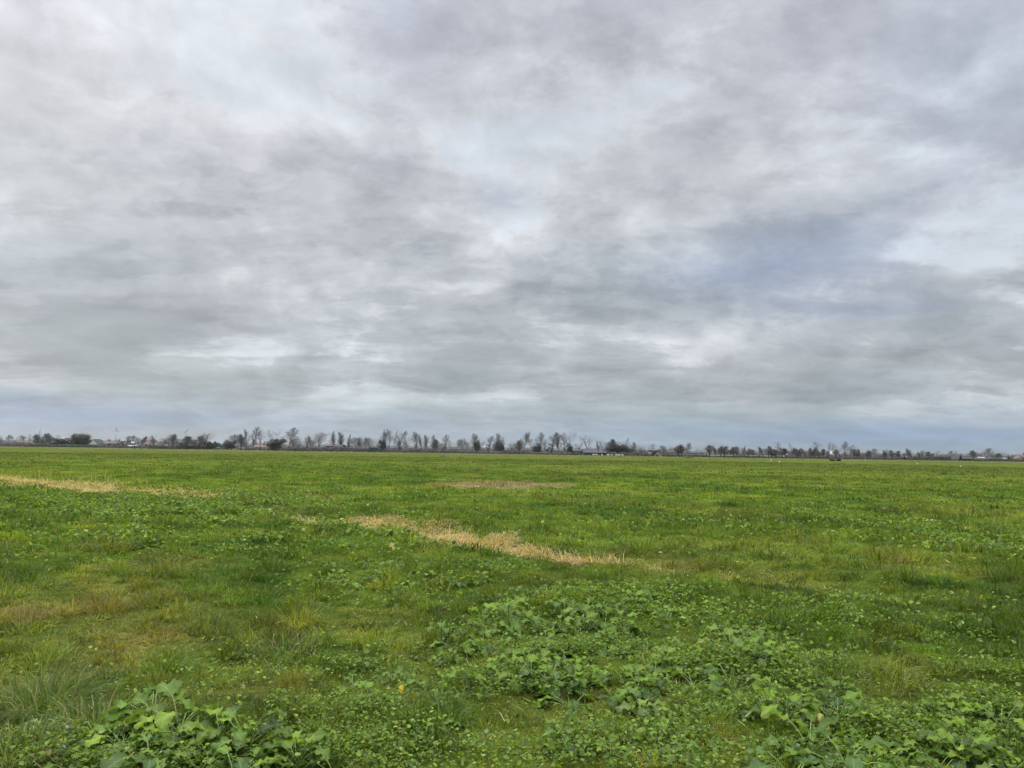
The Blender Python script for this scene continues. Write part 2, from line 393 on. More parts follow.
# dry straw-coloured grass along the ditch
def along(pl, n):
    seg = [math.dist(p, q) for p, q in zip(pl[:-1], pl[1:])]; cum = np.concatenate([[0], np.cumsum(seg)])
    s = rngs.uniform(0, cum[-1], n); P = np.array(pl)
    return np.interp(s, cum, P[:, 0]), np.interp(s, cum, P[:, 1]), s / cum[-1]
STRAW = np.array([(.48, .37, .155), (.41, .305, .115), (.55, .44, .20), (.31, .235, .095)])
def dry_strip(pl, n, width, L0, L1, w0, w1, label, fade, thin=None):
    x, y, s = along(pl, n)
    wd = width * (.5 + .9 * fbm(s * 14, s * 3, 131, 3)) * fade(s)
    k = rngs.normal(0, 1, n)
    # strip runs diagonally: offset across it
    dx, dy = pl[-1][0] - pl[0][0], pl[-1][1] - pl[0][1]; l = math.hypot(dx, dy)
    x = x - dy / l * k * wd; y = y + dx / l * k * wd
    keep = rngs.uniform(0, 1, n) < np.minimum(fade(s), 1) * (.22 + 1.0 * sstep(.36, .56, fbm(x / .7, y / .7, 141, 3))); x, y = x[keep], y[keep]; n2 = len(x)
    L = rngs.uniform(L0, L1, n2) * (.6 + .8 * fbm(x / .5, y / .5, 151, 2)); ww = rngs.uniform(w0, w1, n2)
    c = STRAW[rngs.integers(0, 4, n2)] * rngs.uniform(.75, 1.2, (n2, 1))
    phi = 2 * np.pi * fbm(x / .8, y / .8, 161, 2) * 1.5 + rngs.normal(0, .7, n2)
    v, q, t, cc = blades(x, y, L, ww, np.abs(rngs.normal(1.35, .42, n2)), phi, c, gh(x, y) + rngs.uniform(0, .09, n2))
    if thin:
        x, y, s = along(pl, thin); k = (s > .35) & (s < .8); x, y = x[k], y[k]; n3 = len(x)
        a2 = blades(x, y + .4, rngs.uniform(.7, 1.15, n3), np.full(n3, .012), np.abs(rngs.normal(.08, .08, n3)), rngs.uniform(0, 6.28, n3), STRAW[rngs.integers(0, 2, n3)], None, .5)
        v, q, t, cc = join([(v, q, t, cc), a2])
    tag(link('dry_grass', big_mesh('dry_grass', v, q, t, M_DRY, cc)), label, 'dry grass', kind='stuff')
dry_strip(STRIP_A, 24000, .62, .15, .34, .012, .03, 'narrow strip of straw-coloured dry grass at the far left', lambda s: (.55 + .95 * sstep(.42, .62, s)) * sstep(0, .02, s) * sstep(1.0, .97, s), 60)
dry_strip(STRIP_B, 34000, .46, .10, .30, .006, .017, 'straw-coloured dry grass strip crossing the middle of the meadow', lambda s: (1.3 - .9 * s) * sstep(-.03, .02, s) * sstep(1.1, .7, s))
dry_strip(TAIL, 3000, .5, .08, .2, .005, .010, 'thin scatter of yellowed grass trailing right of the straw strip', lambda s: .6 * sstep(1.0, .5, s))
dry_strip(GAP, 700, .35, .15, .3, .008, .016, 'sparse dry stems between the two straw strips', lambda s: np.ones_like(s) * .5)

# ------------------------------------------------------------------ low broad-leaved weeds (ground cover)
def weed_leaves(x, y, size, h, tilt, col, z=None):
    """each leaf: short lobed blade, folded along its midrib: 9 vertices"""
    n = len(x)
    if z is None: z = gh(x, y)
    phi = rngs.uniform(0, 2 * np.pi, n)
    f = np.stack([np.cos(phi) * np.cos(tilt), np.sin(phi) * np.cos(tilt), np.sin(tilt)], -1)
    s = np.stack([-np.sin(phi), np.cos(phi), rngs.normal(0, .35, n)], -1)
    s = s * rngs.uniform(.45, 1.25, n)[:, None]; up = np.cross(f, s); up /= np.linalg.norm(up, axis=1)[:, None]
    c0 = np.stack([x, y, z + h], -1)
    pts = [(-.5, 0, 0), (-.30, .34, .10), (-.30, -.34, .10), (.08, .46, .12), (.08, -.46, .12), (.40, .27, .02), (.40, -.27, .02), (.55, 0, -.12), (.05, 0, 0)]
    vs = [c0 + f * (a * size)[:, None] + s * (b * size * rngs.uniform(.75, 1.2, n))[:, None] + up * (c * size)[:, None] for a, b, c in [(np.full(n, p[0]), np.full(n, p[1]), np.full(n, p[2])) for p in pts]]
    v = np.stack(vs, 1).reshape(-1, 3); i = np.arange(n)[:, None] * 9
    q = np.vstack([i + np.array([[0, 8, 3, 1]]), i + np.array([[0, 2, 4, 8]]), i + np.array([[8, 7, 5, 3]]), i + np.array([[8, 4, 6, 7]])])
    return v, q, np.zeros((0, 3), int), np.repeat(col, 9, 0)
LEAFC = np.array([(.110, .180, .016), (.082, .150, .015), (.155, .225, .022), (.060, .108, .018), (.20, .26, .045)])
def weed_density(x, y, areas):
    d = np.zeros_like(x)
    for e, s in areas: d = np.maximum(d, s * in_ell(x, y, e))
    return d
NEAR_W = [(ell(850, 700, 260, 70), 1.0), (ell(980, 640, 110, 40), .9), (ell(610, 640, 190, 55), 1.0), (ell(420, 660, 140, 60), .55), (ell(210, 730, 190, 50), 1.0), (ell(560, 735, 140, 40), .55),
          (ell(360, 740, 90, 40), .7), (ell(330, 690, 90, 30), .6)]
MID_W = [(ell(190, 505, 150, 14), 1.0), (ell(60, 500, 70, 12), .9), (ell(300, 530, 140, 16), .8), (ell(420, 560, 120, 18), .75), (ell(150, 530, 110, 12), .55), (ell(620, 590, 110, 16), .8),
         (ell(940, 530, 100, 20), .55), (ell(700, 605, 80, 20), .6), (ell(860, 515, 60, 10), .3), (ell(395, 513, 30, 5), .9), (ell(960, 495, 50, 6), .4), (ell(820, 600, 150, 25), .4), (ell(700, 520, 90, 12), .2)]
wp = []
for r0, r1, dens, sz0, sz1, areas, hmax in ((3.3, 7.5, 8500, .008, .034, NEAR_W, .12), (6.5, 14, 1600, .018, .055, MID_W, .10), (13, 36, 480, .045, .11, MID_W, .15)):
    x, y = sector(r0, r1, dens); n = len(x)
    d = weed_density(x, y, areas) * (.03 + 1.0 * sstep(.47, .62, fbm(x / (.45 if r1 < 8 else .9), y / (.45 if r1 < 8 else .9), 171, 3))) + (.02 if r1 < 8 else .006)
    k = rngs.uniform(0, 1, n) < d; x, y = x[k], y[k]; n = len(x)
    c = LEAFC[rngs.choice(5, n, p=[.3, .3, .2, .12, .08])] * rngs.uniform(.5, 1.5, (n, 1))
    u = rngs.uniform(0, 1, n); c[u < .006] = np.array((.33, .27, .10)); c[(u > .012) & (u < .017)] = np.array((.22, .25, .15))
    wp.append(weed_leaves(x, y, sz0 + (sz1 - sz0) * rngs.uniform(0, 1, n) ** 1.7, rngs.uniform(.02, hmax, n), np.abs(rngs.normal(.25, .45, n)) * rngs.choice([-1, 1], n, p=[.3, .7]), c))
v, q, t, c = join(wp)
tag(link('low_weeds', big_mesh('low_weeds', v, q, t, M_WEED, c)), 'low broad-leaved weeds and clover growing through the grass', 'weeds', kind='stuff')

# dry clippings and pale dead stems lying between the weeds
x, y = sector(3.2, 9, 90); n = len(x); k = rngs.uniform(0, 1, n) < .12 + weed_density(x, y, [(ell(850, 710, 230, 60), .9), (ell(600, 745, 110, 25), .6)]); x, y = x[k], y[k]; n = len(x)
v, q, t, c = blades(x, y, rngs.uniform(.04, .13, n), rngs.uniform(.003, .006, n), rngs.uniform(1.2, 1.55, n), rngs.uniform(0, 6.28, n),
                    np.array([(.44, .38, .20), (.30, .25, .12), (.40, .42, .22)])[rngs.integers(0, 3, n)], gh(x, y) + rngs.uniform(.02, .07, n), .1)
tag(link('dry_clippings', big_mesh('dry_clippings', v, q, t, M_DRY, c)), 'pale dry clippings scattered over the low weeds', 'clippings', kind='stuff')

# ------------------------------------------------------------------ large leafy plants
def leaf_arrays(rn, base, phi, stalk_len, blade_len, width, rise, droop, col, twist=0.0, cup=.25):
    """one leaf: returns blade (verts, quads, uv, cols) and the points of its stalk"""
    d = np.array((math.cos(phi), math.sin(phi), 0.0)); up = np.array((0, 0, 1.0)); sd = np.array((-math.sin(phi), math.cos(phi), 0))
    pts = [np.array(base, float)]; th = rise
    ns = 5
    for k in range(ns):
        pts.append(pts[-1] + (d * math.cos(th) + up * math.sin(th)) * stalk_len / ns); th -= .10 + .05 * rn.random()
    stalk = list(pts)
    NU, NV = 12, 7
    P = pts[-1] - (pts[-1] - pts[-2]) * .2; vs, uvs = [], []
    th2 = th - .25
    ph1 = rn.random() * 6.28; ph2 = rn.random() * 6.28
    for i in range(NU):
        u = i / (NU - 1)
        if i: P = P + (d * math.cos(th2) + up * math.sin(th2)) * blade_len / (NU - 1); th2 -= droop / (NU - 1)
        nrm = -d * math.sin(th2) + up * math.cos(th2)
        # lyrate outline: narrow lobed base, big round end lobe
        w = width * (math.sin(math.pi * min(1, u * .96 + .04) ** .8) ** .62) * (.60 + .55 * u) * (1 + .12 * math.sin(u * 17 + ph1) * (1.2 - .7 * u) + .06 * math.sin(u * 41 + ph2))
        if i in (0,): w = width * .10
        if i == NU - 1: w = width * .22
        for j in range(NV):
            vv = -1 + 2 * j / (NV - 1)
            edge = abs(vv) ** 1.5
            rip = .13 * width * math.sin(u * 13 + ph2 + vv * 2.5) * edge + .03 * width * math.sin(u * 27 + vv * 5 + ph1)
            tw = twist * vv * w * .5
            vs.append(P + sd * (vv * w * .5) + nrm * (cup * abs(vv) * w * .5 + rip + tw)); uvs.append((u, vv))
    qs = [(i * NV + j, (i + 1) * NV + j, (i + 1) * NV + j + 1, i * NV + j + 1) for i in range(NU - 1) for j in range(NV - 1)]
    return vs, qs, uvs, [col] * len(vs), stalk
PLC = [(.115, .200, .014), (.090, .165, .014), (.165, .250, .018), (.070, .130, .018), (.130, .215, .013)]
def leafy_plant(seed, n, size, upright=.9, pale=0.0, yellow=0, bluish=0.0):
    rn = random.Random(seed); vs, qs, uvs, cs = [], [], [], []; sb = MB()
    for k in range(n):
        phi = k * 2.4 + rn.uniform(-.5, .5)
        inner = k / n
        rise = upright * (.55 + .75 * (1 - inner)) + rn.uniform(-.15, .15)
        rise = min(1.5, rise)
        c = np.array(rn.choice(PLC)) * rn.uniform(.52, 1.22)
        if bluish: bluish *= .5 if k == 0 else 1; c = c * (1 - bluish) + np.array((.065, .13, .050)) * bluish
        if pale: c = c * (1 - pale) + np.array((.20, .27, .12)) * pale
        if k >= n - yellow: c = np.array((.50, .38, .05)) * rn.uniform(.8, 1.1)
        bl = size * rn.uniform(.55, 1.0); sl = size * rn.uniform(.6, 1.25)
        base = (rn.uniform(-.02, .02), rn.uniform(-.02, .02), 0)
        v, q, u, cc, st = leaf_arrays(rn, base, phi, sl, bl, bl * rn.uniform(.62, .86), rise, rn.uniform(.5, 1.5), c, rn.uniform(-.3, .3), rn.uniform(.05, .35))
        o = len(vs); vs += v; uvs += u; cs += cc; qs += [tuple(o + i for i in f) for f in q]
        r = .0030 * size / .16
        sb.tube(st, [r * 1.15] + [r] * (len(st) - 2) + [r * .7], 5)
    return vs, qs, uvs, cs, sb
def make_plant(px, py, seed, n, size, label=None, group=None, **kw):
    gx, gy = ground_at(px, py); z = float(gh(np.array([gx]), np.array([gy]))[0])
    root = empty('leafy_plant', (gx, gy, z))
    vs, qs, uvs, cs, sb = leafy_plant(seed, n, size, **kw)
    link('leaves', big_mesh('leaves', vs, qs, np.zeros((0, 3)), M_LEAF, np.array(cs), True, np.array(uvs)), root)
    sb.build('stalks', M_STALK, root, True)
    return tag(root, label, 'leafy plant', group)
# left clump (base pixel of each plant)
LC = 'large leafy plants at the lower left'
make_plant(150, 722, 1, 16, 0.198, 'tallest leafy green plant of the left clump, beside the big grass tussock', LC, upright=1.05)
make_plant(178, 735, 2, 16, 0.198, 'leafy plant in the centre of the left clump, overlapping the tallest one', LC, upright=.95)
make_plant(122, 745, 3, 13, 0.165, 'leafy green plant at the left end of the lower-left clump', LC)
make_plant(218, 742, 4, 12, 0.158, 'leafy plant with one broad leaf on a tall pale stalk, right of the left clump', LC, upright=1.1)
make_plant(248, 748, 5, 10, 0.165, 'sparse leafy plant with an umbrella-like leaf raised on a pale stalk', LC, upright=1.2)
make_plant(298, 756, 6, 10, 0.152, 'thin leafy plant with pale stalks at the right end of the left clump', LC, upright=1.25)
make_plant(150, 764, 7, 15, 0.165, 'dark leafy plant at the bottom edge under the left clump', LC, bluish=.5)
make_plant(235, 775, 8, 15, 0.152, 'low leafy plant at the bottom edge below the umbrella-like leaf', LC)
make_plant(48, 722, 9, 6, 0.112, 'small plant with pale whitish-green leaves in front of the grass tussock', LC, pale=.75)
make_plant(70, 768, 10, 11, 0.119, 'small green plant in the bottom left corner grass', LC)
make_plant(335, 768, 11, 11, 0.119, 'small leafy plant at the bottom edge right of the left clump', LC)
make_plant(95, 735, 12, 11, 0.132, 'low leafy plant squeezed between grass tussock and left clump', LC, bluish=.3)
RC = 'large leafy plants at the lower right'
make_plant(784, 716, 21, 11, 0.178, 'upright leafy plant with tall pale leaf, left of the right clump', RC, upright=1.25)
make_plant(838, 716, 22, 12, 0.185, 'upright leafy plant behind the yellow withered leaf on the right', RC, upright=1.2)
make_plant(812, 738, 23, 14, 0.191, 'light green leafy plant in the centre of the right clump', RC)
make_plant(792, 768, 24, 15, 0.205, 'large bluish-green leafy plant at the bottom edge of the right clump', RC, bluish=.75)
make_plant(850, 764, 25, 14, 0.198, 'broad bluish leafy plant at the bottom edge, right of the other bluish one', RC, bluish=.55)
make_plant(905, 772, 26, 12, 0.158, 'leafy plant with floppy leaves at the bottom edge right of the clump', RC, upright=.8)
make_plant(1003, 722, 27, 12, 0.165, 'leafy plant with broad drooping leaves at the right edge', RC, upright=.9)
make_plant(962, 750, 28, 12, 0.152, 'leafy plant with upright narrow leaves near the lower right corner', RC, upright=1.2)
make_plant(1010, 765, 29, 12, 0.172, 'leafy plant in the bottom right corner', RC)
make_plant(938, 722, 30, 10, 0.125, 'small leafy plant left of the drooping plant at the right edge', RC)
MC = 'leafy plants in the middle patch'
make_plant(516, 668, 41, 12, 0.158, 'leafy plant with one yellow leaf in the front of the middle patch', MC, yellow=1)
make_plant(548, 678, 42, 14, 0.178, 'dark bluish leafy plant right of the plant with the yellow leaf', MC, bluish=.85)
make_plant(475, 672, 43, 12, 0.152, 'leafy plant at the left front corner of the middle patch', MC)
make_plant(640, 700, 44, 12, 0.152, 'leafy plant with pale leaf on a long stalk at the front of the middle patch', MC, upright=1.2, pale=.2)
make_plant(730, 640, 45, 12, 0.185, 'leafy plant with pale leaves at the far right of the middle patch', MC, upright=1.15, pale=.2)
make_plant(508, 618, 46, 12, 0.198, 'tall leafy plant standing up at the back left of the middle patch', MC, upright=1.2)
protos = []
for s in range(7):
    vs, qs, uvs, cs, sb = leafy_plant(200 + s, 9 + s, .118, upright=(.95, .7, 1.05, .8, .6, 1.1, .85)[s], bluish=(.0, .2, .5, 0, .3, 0, .1)[s])
    protos.append((big_mesh('leaves', vs, qs, np.zeros((0, 3)), M_LEAF, np.array(cs), True, np.array(uvs)), sb))
stalk_me = {}
def copy_plant(px, py, s, scale, label, group):
    gx, gy = ground_at(px, py); z = float(gh(np.array([gx]), np.array([gy]))[0])
    root = empty('leafy_plant', (gx, gy, z), random.uniform(0, 6.28)); root.scale = (scale,) * 3
    link('leaves', protos[s][0], root)
    if s not in stalk_me: stalk_me[s] = protos[s][1].build('stalks', M_STALK, root, True).data
    else: link('stalks', stalk_me[s], root)
    tag(root, label, 'leafy plant', group)
rp = random.Random(5)
done = []
def scatter(n, cx, cy, rx, ry, lo, hi, label, group, mind=14):
    k = 0; tries = 0
    while k < n and tries < 4000:
        tries += 1
        t = rp.uniform(0, 6.28); q = math.sqrt(rp.random()); px, py = cx + rx * q * math.cos(t), cy + ry * q * math.sin(t)
        if any(abs(px - a) < mind and abs(py - b) < mind * .45 for a, b in done): continue
        done.append((px, py)); copy_plant(px, py, rp.randrange(7), rp.uniform(lo, hi), label, group); k += 1
scatter(92, 612, 640, 172, 54, .80, 1.38, 'leafy green plant growing in the broad patch right of the bottom middle', 'plants of the broad middle patch', 10)
scatter(22, 770, 672, 70, 40, .6, 1.15, 'leafy green plant on the right fringe of the middle patch', 'plants on the right fringe of the middle patch')
scatter(16, 600, 588, 90, 12, .6, 1.0, 'small leafy plant in the patch just in front of the straw strip', 'plants in front of the straw strip', 16)
scatter(26, 900, 730, 125, 40, .7, 1.15, 'small leafy plant among the low weeds at the lower right', 'small plants at the lower right', 20)
scatter(20, 190, 752, 130, 22, .6, 1.05, 'small leafy plant filling the lower-left clump', 'small plants of the lower-left clump', 16)
scatter(36, 190, 508, 150, 16, 1.0, 1.7, 'leafy plant in the leafy band below the left straw strip', 'plants below the left straw strip', 9)
scatter(14, 405, 572, 90, 12, .9, 1.3, 'small leafy plant in the meadow left of the middle patch', 'plants left of the middle patch', 14)
scatter(12, 955, 534, 60, 14, .9, 1.6, 'leafy plant in the pale leafy patch at the right edge', 'plants at the right edge', 12)

scatter(18, 415, 690, 75, 52, .5, .9, 'small leafy plant in the short turf between the left clump and the middle patch', 'plants between left clump and middle patch', 16)
scatter(12, 650, 735, 90, 25, .6, 1.0, 'small leafy plant below the middle patch at the bottom edge', 'plants below the middle patch', 16)
# single withered leaves lying on the weeds
def loose_leaf(px, py, size, col, label, rot=0.0, h=.10):
    gx, gy = ground_at(px, py); z = float(gh(np.array([gx]), np.array([gy]))[0])
    rn = random.Random(int(px)); v, q, u, c, st = leaf_arrays(rn, (0, 0, 0), 0, size * .25, size, size * .75, .45, 1.0, np.array(col), .3, .4)
    o = link('withered_leaf', big_mesh('withered_leaf', v, q, np.zeros((0, 3)), M_LEAF, np.array(c), True, np.array(u)))
    o.location = (gx, gy, z + h); o.rotation_euler = (0, 0, rot)
    tag(o, label, 'leaf')
loose_leaf(820, 724, .06, (.46, .38, .12), 'large pale yellow withered leaf hanging in the right leafy clump', -1.9, .16)
loose_leaf(402, 690, .055, (.62, .40, .03), 'bright yellow leaf lying alone in the grass near the bottom middle', -1.6, .06)
loose_leaf(397, 682, .035, (.60, .42, .05), 'tiny yellow leaf just above the bright yellow leaf', .6, .06)
loose_leaf(950, 746, .045, (.62, .36, .03), 'orange-yellow leaf low in the weeds near the lower right corner', -1.5, .06)
loose_leaf(693, 708, .03, (.5, .45, .2), 'small straw-yellow leaf in the weeds below the middle patch', .4, .06)
loose_leaf(893, 660, .045, (.5, .42, .16), 'pale yellowish leaf on the clipped weeds at the right', 2.0, .06)
loose_leaf(792, 725, .03, (.55, .42, .06), 'small yellow leaf at the left of the right leafy clump', 1.0, .12)

# ------------------------------------------------------------------ trees
def grow(rn, H, clear, spread, nprim, levels, upk, dens, lean=0.0, rtrunk=.017, split=False):
    """returns trunk and twig MBs; H metres tall"""
    T, W = MB(), MB(); cnt = [0]
    def seg(p, d, L, r, lvl):
        n = 5 if lvl < 2 else 3
        pts = [p]; rad = [r]; q = Vector(p); dd = Vector(d)
        for i in range(n):
            dd = (dd + Vector((rn.gauss(0, .13), rn.gauss(0, .13), rn.gauss(0, .08) + upk * (.10 if lvl else .12)))).normalized()
            q = q + dd * L / n; pts.append(q.copy()); rad.append(max(r * (1 - .75 * (i + 1) / n), .012))
        (T if lvl < 2 else W).tube(pts, rad, 7 if lvl == 0 else (5 if lvl == 1 else 3), lvl < 2)
        if lvl >= levels: cnt[0] += 1; return
        kids = (nprim if lvl == 0 else int(dens * (10 if lvl == 1 else 8)))
        t0 = clear if lvl == 0 else .18
        for k in range(kids):
            t = t0 + (1 - t0) * ((k + rn.random()) / kids); x = t * n; i = min(int(x), n - 1)
            bp = pts[i].lerp(pts[i + 1], x - i); br = rad[i] + (rad[i + 1] - rad[i]) * (x - i)
            ax = (pts[i + 1] - pts[i]).normalized()
            az = (k * 2.4 + rn.uniform(-.5, .5)); side = ax.cross(Vector((math.cos(az), math.sin(az), .1))).normalized()
            an = spread * rn.uniform(.75, 1.2) * (1.0 if lvl else 1 - .35 * (t - t0) / (1 - t0))
            nd_ = (ax * math.cos(an) + side * math.sin(an)).normalized()
            if lvl == 0: l2 = H * (1 - t * .72) * .52 * rn.uniform(.8, 1.1)
            else: l2 = L * (.62 - .25 * t) * rn.uniform(.75, 1.15)
            seg(bp, nd_, l2, max(br * (.62 if lvl == 0 else .5), .020), lvl + 1)
    if split:
        seg(Vector((0, 0, 0)), Vector((lean, 0, 1)).normalized(), H * clear, H * rtrunk, 9) if False else None
        base = [Vector((0, 0, -.3)), Vector((0, 0, H * clear))]
        T.tube(base, [H * rtrunk * 1.2, H * rtrunk], 7)
        for k in range(split):
            az = 6.28 * k / split + rn.uniform(-.3, .3); s = rn.uniform(.25, .55) * spread / .7
            seg(base[1], Vector((math.cos(az) * s, math.sin(az) * s, 1)).normalized(), H * (1 - clear) * rn.uniform(.8, 1.0), H * rtrunk * .62, 1 if levels > 2 else 0)
    else:
        seg(Vector((0, 0, -.3)), Vector((lean, 0, 1)).normalized(), H * .92, H * rtrunk, 0)
    return T, W
def clumps(rn, n, fn, size):
    """irregular leaf faces spread through a volume"""
    m = MB()
    for k in range(n):
        p = fn(rn); s = size * rn.uniform(.5, 1.3)
        a = Vector((rn.gauss(0, 1), rn.gauss(0, 1), rn.gauss(0, 1))).normalized(); b = a.cross(Vector((rn.gauss(0, 1), rn.gauss(0, 1), rn.gauss(0, 1)))).normalized()
        P = Vector(p)
        m.add([P - a * s, P - b * s * .5 + a * s * .2, P + a * s * .9, P + b * s * .6], [(0, 1, 2, 3)])
    return m
def blob_fn(cx, cz, rx, rz, lobes, seed):
    r0 = random.Random(seed); L = [(r0.uniform(-.65, .65) * rx, r0.uniform(-.65, .65) * rx, cz + r0.uniform(-.55, .6) * rz, r0.uniform(.35, .6)) for _ in range(lobes)]
    def f(rn):
        x, y, z, s = rn.choice(L)
        while True:
            u = Vector((rn.uniform(-1, 1), rn.uniform(-1, 1), rn.uniform(-1, 1)))
            if .25 < u.length < 1: break
        return (cx + x + u.x * rx * s, y + u.y * rx * s, max(.05, z + u.z * rz * s))
    return f
H = 10.0
def mk(kind, seed):
    rn = random.Random(seed); r = empty('tree')
    tw, bk = M_TWIG, M_BARK
    if kind == 'spread': T, W = grow(rn, H, .30, .75, 13, 3, .5, 1.1)
    elif kind == 'vase': T, W = grow(rn, H, .30, .62, 10, 3, 1.0, 1.15, split=4); tw = M_TWIG_R
    elif kind == 'fork': T, W = grow(rn, H, .34, .75, 10, 3, .9, .9, split=3)
    elif kind == 'column': T, W = grow(rn, H, .12, .32, 20, 3, 1.2, .75)
    elif kind == 'round': T, W = grow(rn, H, .34, 1.0, 15, 3, .25, 1.25)
    elif kind == 'sparse': T, W = grow(rn, H, .32, .65, 9, 3, .6, .7, rtrunk=.012)
    elif kind == 'pollard': T, W = grow(rn, H, .28, .62, 16, 3, .9, 1.35, rtrunk=.028); tw = M_TWIG_R; bk = M_BARK_D
    elif kind == 'dense': T, W = grow(rn, H, .18, .8, 18, 3, .5, 1.5, rtrunk=.024); tw = M_TWIG_G; bk = M_BARK_D
    elif kind == 'ivy': T, W = grow(rn, H, .30, .65, 11, 3, .7, .95)
    elif kind == 'umbrella': T, W = grow(rn, H, .58, 1.2, 12, 3, .2, 1.2, rtrunk=.02); tw = M_TWIG_G
    elif kind == 'bush': T, W = grow(rn, H, .06, .75, 10, 3, .5, 1.2, split=6, rtrunk=.02); tw = M_TWIG_G
    elif kind in ('evergreen', 'brownbush'): T, W = grow(rn, H, .1, .8, 12, 2, .4, 1.0, rtrunk=.03)
    T.build('trunk', bk, r, True)
    if kind in ('evergreen', 'brownbush'):
        for i, (p) in enumerate([0]):
            clumps(rn, 2600, blob_fn(0, H * .5, H * .42, H * .46, 14, seed), .42).build('crown', M_EVG if kind == 'evergreen' else M_BUSH, r)
    else:
        W.build('crown', tw, r)
        if kind == 'dense': clumps(rn, 260, blob_fn(0, H * .5, H * .38, H * .42, 12, seed), .28).build('leaves', M_BUSH, r)
        if kind == 'pollard': clumps(rn, 160, blob_fn(0, H * .55, H * .30, H * .32, 9, seed), .28).build('dead_leaves', M_TWIG_R, r)
        if kind == 'ivy': clumps(rn, 260, blob_fn(0, H * .28, H * .11, H * .28, 9, seed), .24).build('ivy', M_IVY, r)
    zs = [v.co.z for ch in r.children for v in ch.data.vertices]; xs = [abs(v.co.x) for ch in r.children for v in ch.data.vertices]
    xs.sort(); return r, max(zs), 2 * xs[int(len(xs) * .90)]
PROTO = {}; USED = set()
KINDS = dict(spread=2, vase=2, fork=2, column=2, round=2, sparse=2, pollard=3, dense=2, ivy=2, umbrella=1, bush=2, evergreen=2, brownbush=2)
WORD = dict(spread='spreading bare', vase='broad reddish-twigged bare', fork='forked bare', column='narrow upright bare', round='round-headed bare', sparse='thin see-through bare', pollard='stocky dense-twigged bare',
            dense='dense dark', ivy='ivy-clad bare', umbrella='umbrella-headed', bush='many-stemmed', evergreen='dark green', brownbush='rounded brownish')
NAME = dict(bush='large_shrub', brownbush='large_shrub', evergreen='evergreen_tree')
for k, n in KINDS.items():
    for i in range(n): PROTO[(k, i)] = mk(k, 1000 + 31 * i + sum(map(ord, k)))
tcount = [0]
TREES = []
def tree(px, top, w, kind, dist, group=None, label=None):
    tcount[0] += 1; key = (kind, tcount[0] % KINDS[kind]); r, h0, w0 = PROTO[key]
    if key in USED: o = copy_tree(r)
    else: USED.add(key); o = r
    x, y = far_at(px, dist); base = horizon_y(px) + CAMH * F / dist
    hh = (base - top) * 1.07 / F * dist; ww = w * 1.22 / F * dist
    z = float(gh(np.array([x]), np.array([y]))[0])
    o.location = (x, y, z)
    sx = min(max(ww / w0, hh / h0 * .45), hh / h0 * 2.4)
    o.scale = (sx, sx, hh / h0); o.rotation_euler = (0, 0, random.uniform(0, 6.28))
    o.name = NAME.get(kind, 'bare_tree'); o['category'] = 'shrub' if 'shrub' in o.name else 'tree'
    TREES.append((o, px, kind, group, label, hh, ww))
GV = 'trees of the far left village'; GC = 'trees of the left copse'; GT = 'tall trees left of the dark barn'; GB = 'trees around the dark barn'
GM = 'trees right of the green container'; GN = 'trees left of the middle of the tree line'; GS = 'trees between the middle and the long dark shed'; GG = 'grove right of the long dark shed'
GP = 'stocky trees in the right-hand row'; GH = 'taller trees behind the right-hand row'; GE = 'trees before the far right farmstead'; GF = 'trees around the far right farmstead'
D0 = 430
for a in [
 (1, 436, 4, 'sparse'), (7, 435.5, 7, 'umbrella'), (14, 437.5, 4, 'sparse'), (23, 436, 8, 'umbrella'), (29, 435, 5, 'sparse'), (39, 435, 6, 'dense'), (45.5, 434, 7, 'dense'), (50, 435.5, 5, 'round'),
 (58, 436, 9, 'sparse'), (56, 441, 8, 'evergreen'), (63.5, 438.5, 10, 'evergreen'), (72.5, 434.5, 4, 'column'), (80, 434.5, 12, 'brownbush'), (87, 440, 6, 'bush')]: tree(*a, 470, GV)
for a in [
 (104, 442, 6, 'bush'), (120.5, 440, 6, 'sparse'), (126, 437, 6, 'round'), (134.5, 436.5, 7, 'round'), (140, 437, 9, 'pollard'), (148, 436, 6, 'sparse'), (155, 437.5, 5, 'column'), (163.5, 437, 8, 'bush'),
 (168.5, 435, 7, 'sparse'), (172.5, 435, 6, 'dense'), (178, 436, 8, 'sparse'), (182, 442, 7, 'bush'), (187, 437, 10, 'dense'), (193.5, 439, 6, 'bush'), (199, 437, 8, 'dense'), (204.5, 433, 10, 'vase'), (207, 440, 7, 'bush'), (211.5, 442, 6, 'brownbush')]: tree(*a, 400, GC)
for a in [
 (217, 443, 4, 'evergreen'), (223, 443.5, 6, 'evergreen')]: tree(*a, 900, 'far trees in the gap of the tree line')
for a in [
 (228.5, 441, 8, 'evergreen'), (233.5, 435, 9, 'round'), (241, 435, 7, 'dense'), (247, 430.5, 6, 'spread'), (252.5, 428, 9, 'spread'), (260, 429.5, 8, 'fork'), (272.5, 429.5, 12, 'fork'), (275, 439.5, 12, 'brownbush'), (289.5, 429, 13, 'spread')]: tree(*a, 420, GT)
for a in [
 (297, 437, 8, 'bush'), (302.5, 437, 5, 'sparse'), (306.5, 436.5, 3.5, 'column'), (311, 437, 3, 'column'), (319, 432.5, 11, 'vase'), (329, 436, 6, 'sparse'), (333.5, 432.5, 3, 'column'), (338.5, 436, 7, 'sparse'),
 (344, 433, 4.5, 'column'), (347.5, 435, 4.5, 'column'), (355, 438, 8, 'round'), (362, 438, 7, 'round'), (368.5, 438, 8, 'round'), (376, 440, 5, 'sparse')]: tree(*a, 430, GB)
